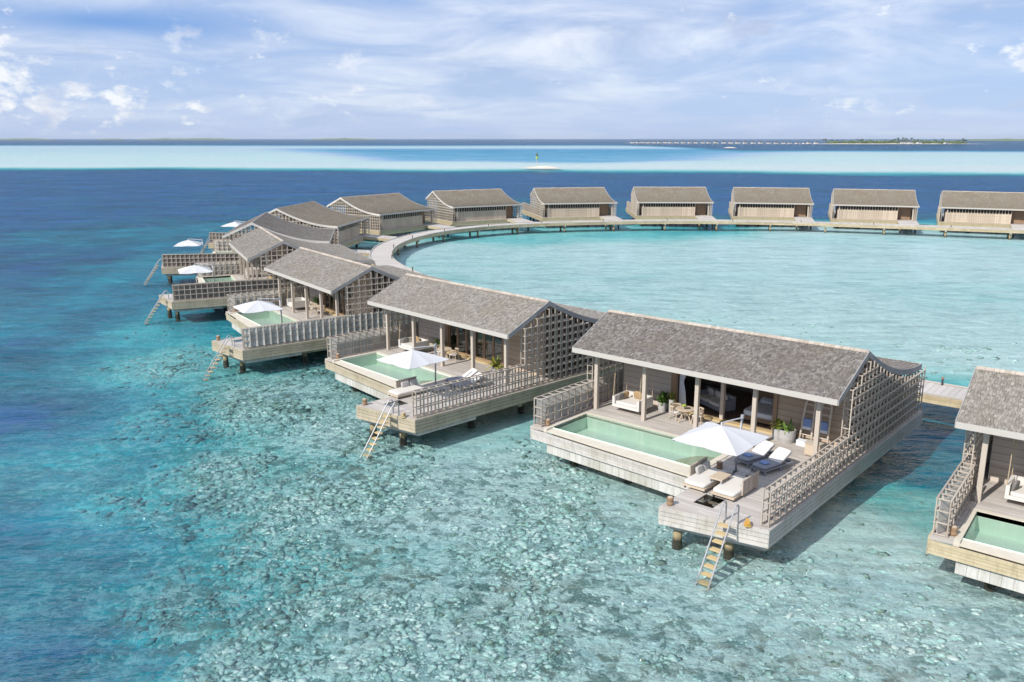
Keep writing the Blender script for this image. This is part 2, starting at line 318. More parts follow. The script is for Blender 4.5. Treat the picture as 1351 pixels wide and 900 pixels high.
# ------------------------------------------------------------------ mesh helpers
class MB:
    def __init__(s): s.v = []; s.f = []
    def add(s, vs, fs):
        o = len(s.v); s.v += [tuple(p) for p in vs]; s.f += [tuple(i + o for i in q) for q in fs]
    def box(s, x0, x1, y0, y1, z0, z1):
        s.add([(x0, y0, z0), (x1, y0, z0), (x1, y1, z0), (x0, y1, z0), (x0, y0, z1), (x1, y0, z1), (x1, y1, z1), (x0, y1, z1)],
              [(0, 3, 2, 1), (4, 5, 6, 7), (0, 1, 5, 4), (1, 2, 6, 5), (2, 3, 7, 6), (3, 0, 4, 7)])
    def hexa(s, b, t):      # four bottom and four top points, counter-clockwise
        s.add(list(b) + list(t), [(0, 3, 2, 1), (4, 5, 6, 7), (0, 1, 5, 4), (1, 2, 6, 5), (2, 3, 7, 6), (3, 0, 4, 7)])
    def prism(s, poly, z0, z1):
        n = len(poly)
        s.add([(x, y, z0) for x, y in poly] + [(x, y, z1) for x, y in poly],
              [tuple(range(n - 1, -1, -1)), tuple(range(n, 2 * n))] + [(i, (i + 1) % n, n + (i + 1) % n, n + i) for i in range(n)])
    def bar(s, a, b, w, h=None):   # a squared bar from a to b
        a, b = Vector(a), Vector(b); d = (b - a).normalized(); h = h or w
        u = d.cross(Vector((0, 0, 1))); u = Vector((1, 0, 0)) if u.length < 1e-3 else u.normalized(); t = u.cross(d).normalized()
        q = [u * (-w / 2) + t * (-h / 2), u * (w / 2) + t * (-h / 2), u * (w / 2) + t * (h / 2), u * (-w / 2) + t * (h / 2)]
        s.hexa([a + k for k in q], [b + k for k in q])
    def tube(s, pts, r, n=8):
        pts = [Vector(p) for p in pts]; rs = r if isinstance(r, (list, tuple)) else [r] * len(pts)
        o = len(s.v); ref = None
        for i, p in enumerate(pts):
            d = (pts[min(i + 1, len(pts) - 1)] - pts[max(i - 1, 0)]).normalized()
            u = d.cross(Vector((0, 0, 1)) if abs(d.z) < 0.95 else Vector((0, 1, 0))).normalized()
            if ref is not None and u.dot(ref) < 0: u = -u
            ref = u; t = u.cross(d)
            for k in range(n):
                a = 2 * math.pi * k / n; s.v.append(tuple(p + (u * math.cos(a) + t * math.sin(a)) * rs[i]))
        for i in range(len(pts) - 1):
            for k in range(n):
                s.f.append((o + i * n + k, o + i * n + (k + 1) % n, o + (i + 1) * n + (k + 1) % n, o + (i + 1) * n + k))
        s.f.append(tuple(o + k for k in range(n - 1, -1, -1))); s.f.append(tuple(o + (len(pts) - 1) * n + k for k in range(n)))
    def lathe(s, prof, c=(0, 0, 0), n=20):
        o = len(s.v)
        for r, z in prof:
            for k in range(n):
                a = 2 * math.pi * k / n; s.v.append((c[0] + r * math.cos(a), c[1] + r * math.sin(a), c[2] + z))
        for i in range(len(prof) - 1):
            for k in range(n): s.f.append((o + i * n + k, o + i * n + (k + 1) % n, o + (i + 1) * n + (k + 1) % n, o + (i + 1) * n + k))
        s.f.append(tuple(o + k for k in range(n - 1, -1, -1))); s.f.append(tuple(o + (len(prof) - 1) * n + k for k in range(n)))
    def soft(s, c, size, rz=0, rx=0, ry=0, n=5, p=4.0, puff=0.0):   # a rounded cushion (superellipsoid)
        o = len(s.v); mt = Matrix.Rotation(rz, 3, 'Z') @ Matrix.Rotation(rx, 3, 'X') @ Matrix.Rotation(ry, 3, 'Y')
        nu, nv = 4 * n, 2 * n
        sg = lambda v, e: math.copysign(abs(v) ** e, v)
        for j in range(nv + 1):
            ph = -math.pi / 2 + math.pi * j / nv
            for i in range(nu):
                th = 2 * math.pi * i / nu
                q = Vector((sg(math.cos(ph), 2 / p) * sg(math.cos(th), 2 / p) * size[0] / 2, sg(math.cos(ph), 2 / p) * sg(math.sin(th), 2 / p) * size[1] / 2, sg(math.sin(ph), 2 / p) * size[2] / 2))
                s.v.append(tuple(Vector(c) + mt @ q))
        for j in range(nv):
            for i in range(nu): s.f.append((o + j * nu + i, o + j * nu + (i + 1) % nu, o + (j + 1) * nu + (i + 1) % nu, o + (j + 1) * nu + i))
    def build(s, name, mat, parent=None, scale=K, smooth=False):
        me = bpy.data.meshes.new(name); me.from_pydata([(x * scale, y * scale, z * scale) for x, y, z in s.v], [], s.f)
        me.materials.append(M[mat] if isinstance(mat, str) else mat)
        if smooth: me.polygons.foreach_set('use_smooth', [True] * len(me.polygons))
        me.update(); o = bpy.data.objects.new(name, me); COL.objects.link(o)
        if parent: o.parent = parent
        return o
def tag(o, label=None, cat=None, group=None, kind=None):
    if label: o['label'] = label
    if cat: o['category'] = cat
    if group: o['group'] = group
    if kind: o['kind'] = kind
    return o
def empty(name, loc=(0, 0, 0), rz=0):
    o = bpy.data.objects.new(name, None); COL.objects.link(o); o.empty_display_size = 0.3
    o.location = loc; o.rotation_euler = (0, 0, rz); return o
def kids(o): return [c for c in bpy.data.objects if c.parent == o]
def copy_tree(o, skip=()):
    tree = {}
    for c in bpy.data.objects:
        if c.parent: tree.setdefault(c.parent.name, []).append(c)
    def rec(q, parent):
        c = q.copy(); COL.objects.link(c)
        if parent: c.parent = parent
        for ch in tree.get(q.name, []):
            if ch.name.split('.')[0] not in skip: rec(ch, c)
        return c
    return rec(o, None)
def setmat(o, mat):
    o.material_slots[0].link = 'OBJECT'; o.material_slots[0].material = M[mat]

# ------------------------------------------------------------------ the villa ring
VILLAS = [(15.002,27.162,-0.6556),(2.781,37.598,-0.7190),(-8.485,49.038,-0.8205),(-18.338,62.264,-0.9562),(-26.046,77.890,-1.1404),(-30.300,95.000,-1.4100),(-28.904,113.097,-1.7105),
          (-19.445,131.483,-2.1743),(-3.232,143.307,-2.6301),(15.020,147.988,-2.9468),(32.922,148.593,-3.1683),(49.896,145.314,-3.3492),(65.130,139.460,-3.4646),(79.988,132.486,-3.5842)]
def W(k, x, y, z=0.0):
    vx, vy, a = VILLAS[k]; c, s_ = math.cos(a), math.sin(a)
    return Vector((K * (vx + c * x - s_ * y), K * (vy + s_ * x + c * y), K * z))
ZW = -1.33 * K                              # water level

# ------------------------------------------------------------------ sea floor and water
BAT = np.array([(13.2,25.0,0.25,0.8),(5.7,25.0,0.3,0.9),(0.7,27.4,0.3,1),(-4.8,27.4,0.35,1),(-8.2,25.0,0.45,1),(-11.6,27.4,0.55,0.8),(-13.2,25.0,0.7,0.4),(-15.8,25.0,0.8,0.2),(-22.0,33.4,0.85,0.1),(-18.7,33.4,0.72,0.3),(-17.1,37.4,0.6,0.6),(-14.4,40.2,0.5,0.9),(-8.1,37.4,0.36,1),(-2.7,37.4,0.28,0.8),(0.9,38.3,0.3,0.9),(6.7,40.2,0.25,0.3),(-2.5,47.3,0.33,0.1),(-16.2,53.3,0.38,0.9),(-22.4,50.1,0.6,0.5),(-27.1,50.1,0.8,0.2),(-31.8,50.1,0.93,0),(-42.5,68.3,0.95,0),(-39.1,74.2,0.85,0.1),(-33.7,74.2,0.65,0.2),(-24.3,63.3,0.5,0.4),(-68.0,111.6,0.97,0),(-59.4,118.9,0.9,0),(-52.0,118.9,0.75,0.1),(-62.5,160.9,0.8,0),(-117.0,194.9,1,0),(-91.8,217.8,0.97,0),(-72.5,217.8,0.95,0),(-81.2,334.5,1,0),(-21.2,42.3,0.68,0.4),(-7.8,47.3,0.35,0.8),(10.5,28.4,0.25,0.5),(14.1,30.1,0.22,0.3),(18.4,27.4,0.25,0.6),(-8.6,127.3,0.3,0.15),(14.2,127.3,0.25,0.1),(37.1,127.3,0.22,0.1),(66.8,118.9,0.25,0.1),(2.1,94.0,0.3,0.2),(25.1,85.0,0.28,0.2),(39.3,68.3,0.28,0.2),(6.1,152.9,0.4,0.1),(18.7,168.3,0.45,0),(36.6,183.3,0.85,0),(14.1,187.1,0.85,0),(62.9,205.7,1,0),(92.6,246.6,1,0),(142.1,307.2,1,0),(183.1,307.2,1,0),(-22.3,334.5,1,0),(40.2,367.0,1,0),(61.0,160.9,0.3,0),(81.3,145.6,0.3,0),(26.7,49.4,0.95,0),(22.5,42.3,0.85,0.1),(19.0,36.5,0.45,0.2),(15.0,34.9,0.25,0.2),(22.7,65.7,0.3,0.1),  # depth tones right of the big villa and by the far boardwalk paint shade
                (-60, 20, 1, 0), (-40, 5, .95, 0), (30, 10, .3, .5), (60, 30, .4, .3), (100, 60, .5, .1), (110, 110, .35, 0), (140, 170, .9, 0), (0, -30, .4, .6), (150, 250, 1, 0), (-200, 100, 1, 0), (200, 60, .9, 0), (-30, 1, .9, .1)])
_near = (BAT[:, 0] < -9) & (BAT[:, 1] < 62) & (BAT[:, 2] > .5)
BAT[:, 2] = np.where((BAT[:, 1] > 60) & (BAT[:, 2] < .32) & (BAT[:, 0] > -9), BAT[:, 2] * .78, BAT[:, 2])      # clear pale sand inside the ring
BAT[:, 2] = np.where(_near, np.clip(BAT[:, 2] * 1.12, 0, .92), np.where((BAT[:, 2] > .88) & (np.hypot(BAT[:, 0], BAT[:, 1]) < 110), .88, BAT[:, 2]))
def sstep(a, b, x):
    t = np.clip((x - a) / (b - a), 0, 1); return t * t * (3 - 2 * t)
def bathy(x, y):
    """(depth tone 0..1, reef roughness 0..1) on the plan"""
    d2x = x[:, None] - BAT[None, :, 0]; d2y = y[:, None] - BAT[None, :, 1]
    r0 = 0.10 * np.hypot(BAT[:, 0], BAT[:, 1])[None, :]
    wgt = 1.0 / ((d2x ** 2 + d2y ** 2) / r0 ** 2 + 0.05) ** 2
    D = (wgt * (BAT[:, 2] * (1 - .22 * BAT[:, 3]))[None, :]).sum(1) / wgt.sum(1); Rf = (wgt * BAT[None, :, 3]).sum(1) / wgt.sum(1)
    r = np.hypot(x, y); az_ = np.arctan2(x, np.maximum(y, 1e-6))
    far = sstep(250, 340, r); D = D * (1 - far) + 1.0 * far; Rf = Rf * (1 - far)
    # the pale sandbank north of the ring
    wob = 14 * np.sin(x * 0.021) + 9 * np.sin(x * 0.057 + 1.0)
    yb = 482 - 46 * np.tanh(x / 190.0) + wob * 0.6
    q = sstep(yb - 45, yb + 60, y)
    ytop = 2700 - 1250 * sstep(150, 420, x * 1500 / np.maximum(y, 1.0)) + 60 * np.sin(x * 0.004)
    q = q * (1 - sstep(ytop * 0.80, ytop * 1.12, y))
    bank = 0.02 + 0.10 * sstep(650, 1500, y)
    # a deeper blue basin inside the bank
    t = x / np.maximum(y, 1.0)
    fwd = sstep(-0.24, -0.10, t + 0.00012 * (y - 900)) * (1 - sstep(0.10, 0.32, t - 0.00010 * (y - 700)))
    bas = fwd * sstep(620, 760, y + 30 * np.sin(x * .03)) * (1 - sstep(1500, 1900, y))
    bank = bank + 0.08 * sstep(560, 640, y) + 0.34 * bas
    D = D * (1 - q) + bank * q
    D = np.where(y > ytop * 1.12, 0.96, D)
    return np.clip(D, 0, 1), np.clip(Rf, 0, 1)
def polar_sheet(name, r_list, na, zf, mat):
    vs = []; fs = []
    ang = np.linspace(0, 2 * math.pi, na, endpoint=False)
    rr, aa = np.meshgrid(r_list, ang, indexing='ij'); x = (rr * np.sin(aa)).ravel(); y = (rr * np.cos(aa)).ravel()
    D, Rf = bathy(x, y); z = zf(D, rr.ravel())
    v = np.c_[x, y, z]; nr = len(r_list)
    i = np.arange(nr - 1)[:, None] * na; k = np.arange(na)[None, :]; k2 = (k + 1) % na
    f = np.stack([i + k, i + k2, i + na + k2, i + na + k], -1).reshape(-1, 4)[:, ::-1]
    c0 = len(v); v = np.vstack([v, [[0, 0, z[0]]]])
    faces = f.tolist() + [(c0, int(k2_), int(k_)) for k_, k2_ in zip(range(na), [*range(1, na), 0])]
    me = bpy.data.meshes.new(name); me.from_pydata(v.tolist(), [], faces); me.materials.append(M[mat])
    for nm, arr in (('depth', D), ('reef', Rf)):
        at = me.attributes.new(nm, 'FLOAT', 'POINT'); at.data.foreach_set('value', np.append(arr, arr[0]).astype(np.float32))
    me.polygons.foreach_set('use_smooth', [True] * len(me.polygons)); me.update()
    o = bpy.data.objects.new(name, me); COL.objects.link(o); o['kind'] = 'structure'; return o
rl = [4.0]
while rl[-1] < 45000: rl.append(rl[-1] * (1.026 if rl[-1] < 3500 else 1.1))
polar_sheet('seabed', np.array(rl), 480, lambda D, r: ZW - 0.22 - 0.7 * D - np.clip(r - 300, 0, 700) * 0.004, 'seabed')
sea = MB(); n = 96
ring = [(48000 * math.sin(2 * math.pi * k / n), 48000 * math.cos(2 * math.pi * k / n), ZW) for k in range(n)]
sea.v = [tuple(p) for p in ring[::-1]]; sea.f = [tuple(range(n))]
tag(sea.build('sea_water', 'sea', scale=1), kind='structure')

def coralmat():
    m = newmat('coral')
    ad = nd('ShaderNodeAttribute'); ad.attribute_name = 'depth'; ar = nd('ShaderNodeAttribute'); ar.attribute_name = 'tone'
    d = ad.outputs['Fac']; n_ = noise(objco(), 6.0, 6, 0.78)
    n1 = noise(objco(), 1.05, 8, 0.72, 0.1); n2 = noise(objco(), 3.0, 6, 0.75, 0.1); nb_ = noise(objco(), 0.13, 6, 0.65, 0.3)
    t = mth('ADD', mth('MULTIPLY', ar.outputs['Fac'], 0.50), 0.43)
    t = mth('ADD', t, mth('ADD', mth('MULTIPLY', mth('SUBTRACT', n1, 0.5), 1.7), mth('ADD', mth('MULTIPLY', mth('SUBTRACT', n2, 0.5), 0.8), mth('MULTIPLY', mth('SUBTRACT', n_, 0.5), 0.9))))
    t = mth('SUBTRACT', t, mth('MULTIPLY', ramp(nb_, [(0.46, 0.0), (0.60, 1.0)]), 0.22))
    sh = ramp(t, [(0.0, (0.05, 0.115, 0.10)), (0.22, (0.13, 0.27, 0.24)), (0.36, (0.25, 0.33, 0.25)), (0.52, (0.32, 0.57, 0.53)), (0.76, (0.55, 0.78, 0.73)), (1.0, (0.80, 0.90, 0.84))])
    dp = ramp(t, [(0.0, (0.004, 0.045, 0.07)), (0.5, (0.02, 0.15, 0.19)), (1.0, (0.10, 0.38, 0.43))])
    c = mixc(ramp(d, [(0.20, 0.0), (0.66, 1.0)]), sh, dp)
    finish(princ(c, 0.95, n_, 0.9, 0.06, 0.0).outputs[0]); return m
M['coral'] = coralmat()
def coral_field():
    rs_ = np.random.RandomState(12)
    # a unit boulder
    t = (1 + 5 ** .5) / 2
    v = np.array([(-1, t, 0), (1, t, 0), (-1, -t, 0), (1, -t, 0), (0, -1, t), (0, 1, t), (0, -1, -t), (0, 1, -t), (t, 0, -1), (t, 0, 1), (-t, 0, -1), (-t, 0, 1)], float); v /= np.linalg.norm(v[0])
    f = [(0, 11, 5), (0, 5, 1), (0, 1, 7), (0, 7, 10), (0, 10, 11), (1, 5, 9), (5, 11, 4), (11, 10, 2), (10, 7, 6), (7, 1, 8), (3, 9, 4), (3, 4, 2), (3, 2, 6), (3, 6, 8), (3, 8, 9), (4, 9, 5), (2, 4, 11), (6, 2, 10), (8, 6, 7), (9, 8, 1)]
    vs = [tuple(p) for p in v]; mid = {}; f2 = []
    def mp(a, b):
        k_ = (min(a, b), max(a, b))
        if k_ not in mid:
            q = (np.array(vs[a]) + np.array(vs[b])); q /= np.linalg.norm(q); vs.append(tuple(q)); mid[k_] = len(vs) - 1
        return mid[k_]
    for a, b, c in f: x, y, z = mp(a, b), mp(b, c), mp(c, a); f2 += [(a, x, z), (b, y, x), (c, z, y), (x, y, z)]
    U = v; F = np.array(f); nv = len(U)
    # where they stand: denser and bigger on the reef, in drifts
    n = 230000; r = 20 + 62 * rs_.rand(n) ** .8; a = R(-50) + R(92) * rs_.rand(n); x = r * np.sin(a); y = r * np.cos(a)
    D, Rf = bathy(x, y)
    drift = sum(a_ * np.sin(x * fx + y * fy + p_ + 1.6 * np.sin(x * fy * 1.3 - y * fx * 1.1 + p_)) for a_, fx, fy, p_ in ((.30, .31, .17, 0.), (.25, -.22, .41, 2.), (.20, .73, .52, 4.), (.16, -1.1, .8, 1.), (.12, 1.6, 1.9, 3.)))
    drift = np.clip(.5 + .62 * drift, 0, 1); keep = rs_.rand(n) < np.clip(Rf - .08, 0, 1) ** 1.2 * (.07 + .93 * sstep(.25, .75, drift)) * (1 - sstep(.50, .72, D))
    x, y, D, Rf, drift = x[keep], y[keep], D[keep], Rf[keep], drift[keep]; n = len(x)
    size = (.04 + .17 * rs_.rand(n) ** 4.0 * (.4 + 1.1 * drift)) * np.clip(np.hypot(x, y) / 44, .72, 1); tone = np.clip(rs_.normal(.62, .19, n) + .10 * (drift - .5) - .18 * (size > .15), 0, 1)
    P = U[None] * (1 + rs_.uniform(-.6, .6, (n, nv, 1))); P = P * np.stack([size * rs_.uniform(.8, 1.9, n), size * rs_.uniform(.7, 1.3, n), size * rs_.uniform(.18, .42, n)], -1)[:, None, :]
    th = rs_.rand(n) * 6.28; c, s_ = np.cos(th)[:, None], np.sin(th)[:, None]
    X = c * P[..., 0] - s_ * P[..., 1] + x[:, None]; Y = s_ * P[..., 0] + c * P[..., 1] + y[:, None]; Z = P[..., 2] + (ZW - .22 - 0.7 * D + size * .08)[:, None]; Z = np.minimum(Z, ZW - .06)
    V = np.stack([X, Y, Z], -1).reshape(-1, 3); FF = (F[None] + (np.arange(n) * nv)[:, None, None]).reshape(-1, 3)
    me = bpy.data.meshes.new('coral'); me.vertices.add(len(V)); me.vertices.foreach_set('co', V.ravel().astype(np.float32))
    me.loops.add(FF.size); me.loops.foreach_set('vertex_index', FF.ravel().astype(np.int32)); me.polygons.add(len(FF)); me.polygons.foreach_set('loop_start', np.arange(0, FF.size, 3, dtype=np.int32)); me.polygons.foreach_set('loop_total', np.full(len(FF), 3, np.int32))
    me.update(calc_edges=True); me.materials.append(M['coral'])
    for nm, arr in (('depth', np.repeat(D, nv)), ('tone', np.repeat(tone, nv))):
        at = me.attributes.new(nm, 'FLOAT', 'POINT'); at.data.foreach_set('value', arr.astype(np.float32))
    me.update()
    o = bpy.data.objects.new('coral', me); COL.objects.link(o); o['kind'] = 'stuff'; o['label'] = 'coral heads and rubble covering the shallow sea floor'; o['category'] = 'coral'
    print('coral lumps', n)
coral_field()

# ------------------------------------------------------------------ one villa with all its parts
LX, YR, HR, DY, HE, HB = 12.16, 2.85, 4.19, 10.22, 2.90, 2.20
def zroof(y):
    if y <= YR: return HE + (HR - HE) * y / YR
    t = (y - YR) / (DY - YR); return HR + (HB - HR) * t - 0.48 * 4 * t * (1 - t)
def make_roof(root):
    prof = []; y = 0.0
    ys = [YR * i / 6 for i in range(7)] + [YR + (DY - YR) * i / 16 for i in range(1, 17)]
    core = MB(); th = 0.14
    nP = len(ys)
    for side in (0.03, LX - 0.03):
        for yy in ys: core.v.append((side, yy, zroof(yy) - 0.02))
        for yy in ys: core.v.append((side, yy, zroof(yy) - th))
    for i in range(nP - 1):
        a, b = i, i + 1; o = 2 * nP
        core.f += [(a, o + a, o + b, b), (nP + a, nP + b, o + nP + b, o + nP + a), (a, b, nP + b, nP + a), (o + a, o + nP + a, o + nP + b, o + b)]
    core.f += [(0, nP, 2 * nP + nP, 2 * nP), (nP - 1, 3 * nP - 1, 4 * nP - 1, 2 * nP - 1)]
    rs = random.Random(3)
    def course(y0, y1, lift):        # y0 = butt end (low), y1 = head
        x = 0.0
        while x < LX - 0.02:
            wd = min(rs.uniform(0.06, 0.14), LX - x); j = rs.uniform(-0.035, 0.035) * (1 if y1 > y0 else -1); hb = rs.uniform(0.022, 0.05) + lift
            g = 0.006; a0, b0 = x + g, x + wd - g
            z0, z1 = zroof(min(max(y0 - j, 0), DY)), zroof(y1)
            yy0 = y0 - j
            v = [(a0, yy0, z0 - 0.015), (b0, yy0, z0 - 0.015), (a0, yy0, z0 + hb), (b0, yy0, z0 + hb), (a0, y1, z1 + 0.006), (b0, y1, z1 + 0.006)]
            fl = [(0, 1, 3, 2), (2, 3, 5, 4), (0, 2, 4), (1, 5, 3)]
            if y1 < y0: fl = [q[::-1] for q in fl]
            core.add(v, fl); x += wd
    nf = 27
    for i in range(nf): course(YR * i / nf, min(YR * (i + 1.6) / nf, YR), 0)
    nb = 62
    for i in range(nb):
        y0 = DY - (DY - YR) * i / nb; y1 = max(DY - (DY - YR) * (i + 1.6) / nb, YR); course(y0, y1, 0)
    ro = core.build('roof', 'shake', root)
    e = MB()
    for a, b in zip(ys[:-1], ys[1:]):
        e.hexa([(.06, a + .012, zroof(a) - .158), (LX - .06, a + .012, zroof(a) - .158), (LX - .06, b, zroof(b) - .158), (.06, b, zroof(b) - .158)],
               [(.06, a + .012, zroof(a) - .144), (LX - .06, a + .012, zroof(a) - .144), (LX - .06, b, zroof(b) - .144), (.06, b, zroof(b) - .144)])
    e.build('soffit', 'wall', ro)
    e = MB(); e.box(0.0, LX, -0.045, -0.005, HE - 0.19, HE + 0.03); e.build('eave_board', 'eave', ro)
    e = MB(); e.box(0.0, LX, DY + 0.005, DY + 0.045, HB - 0.17, HB + 0.03); e.build('eave_board', 'eave', ro)
    for x0 in (-0.035, LX + 0.0):
        e = MB()
        for i in range(nP - 1):
            a, b = ys[i], ys[i + 1]
            bt = [(x0, a, zroof(a) - 0.20), (x0 + 0.035, a, zroof(a) - 0.20), (x0 + 0.035, b, zroof(b) - 0.20), (x0, b, zroof(b) - 0.20)]
            tp = [(x0, a, zroof(a) + 0.045), (x0 + 0.035, a, zroof(a) + 0.045), (x0 + 0.035, b, zroof(b) + 0.045), (x0, b, zroof(b) + 0.045)]
            e.hexa(bt, tp)
        e.build('verge_board', 'verge', ro)
    e = MB(); x = 0.0
    while x < LX - .05:
        wd = min(rs.uniform(.12, .3), LX - x); t = rs.uniform(0, .012)
        e.hexa([(x + .004, YR - .12, zroof(YR - .12) + .03), (x + wd - .004, YR - .12, zroof(YR - .12) + .03), (x + wd - .004, YR + .10, zroof(YR + .10) + .03), (x + .004, YR + .10, zroof(YR + .10) + .03)],
               [(x + .004, YR - .12, zroof(YR - .12) + .05 + t), (x + wd - .004, YR - .12, zroof(YR - .12) + .05 + t), (x + wd - .004, YR + .02, HR + .065 + t), (x + .004, YR + .02, HR + .065 + t)])
        x += wd
    e.build('ridge_cap', 'lattice', ro)
    return ro
def edge_boards(mb, p, q, zs, th=0.05, out=1):
    """boards one above the other along the deck edge p-q (outside is to the right of p->q)"""
    p, q = Vector((p[0], p[1], 0)), Vector((q[0], q[1], 0)); d = (q - p).normalized(); nrm = Vector((d.y, -d.x, 0)) * th * out
    for z0, z1 in zs:
        b = [p, q, q + nrm, p + nrm] if out < 0 else [p + nrm, q + nrm, q, p]
        mb.hexa([(v.x, v.y, z0) for v in b], [(v.x, v.y, z1) for v in b])
RAILH = 1.24
CELL = 0.42
def lattice(mb, x0, x1, y0, y1, topf, zb=0.02, cross=True, dz=0.38, dy=CELL):
    ny = max(1, round((y1 - y0) / dy)); st = (y1 - y0) / ny; bw = 0.026
    for x in (x0, x1):
        for i in range(ny + 1):
            y = y0 + i * st; t = topf(y)
            mb.box(x - 0.02, x + 0.02, y - bw, y + bw, zb, t)
    z = zb + 0.03
    zmax = max(topf(y0 + i * st) for i in range(ny + 1))
    while z < zmax:
        run = None
        for i in range(ny + 2):
            ok = i <= ny and topf(y0 + i * st) >= z - 0.02
            if ok and run is None: run = i
            if not ok and run is not None:
                a, b = y0 + run * st, y0 + (i - 1) * st
                if b > a:
                    for x in (x0, x1): mb.box(x - 0.03 if x == x0 else x - 0.023, x + 0.023 if x == x0 else x + 0.03, a - .02, b + .02, z - 0.02, z + 0.02)
                run = None
        if cross:
            for i in range(ny + 1):
                y = y0 + i * st
                if topf(y) >= z - 0.02: mb.box(x0 + .03, x1 - .03, y - 0.02, y + 0.02, z - 0.016, z + 0.016)
        z += dz
def slants(mb, x0, x1, y0, y1, zb, zt, ang, wd, dy=CELL, rows=3):
    ny = max(1, round((y1 - y0) / dy)); st = (y1 - y0) / ny; xc = (x0 + x1) / 2
    c, s_ = math.cos(ang), math.sin(ang)
    for i in range(ny):
        yc = y0 + (i + .5) * st
        hh = (zt - zb) / rows
        for r_ in range(rows):
            a2 = random.uniform(-.05, .05); c, s_ = math.cos(ang + a2), math.sin(ang + a2)
            q = [(-.012, -wd / 2), (.012, -wd / 2), (.012, wd / 2), (-.012, wd / 2)]
            pl = [(xc + c * u - s_ * v, yc + s_ * u + c * v) for u, v in q]
            mb.hexa([(x, y, zb + r_ * hh + .01) for x, y in pl], [(x, y, zb + (r_ + 1) * hh - .01) for x, y in pl])

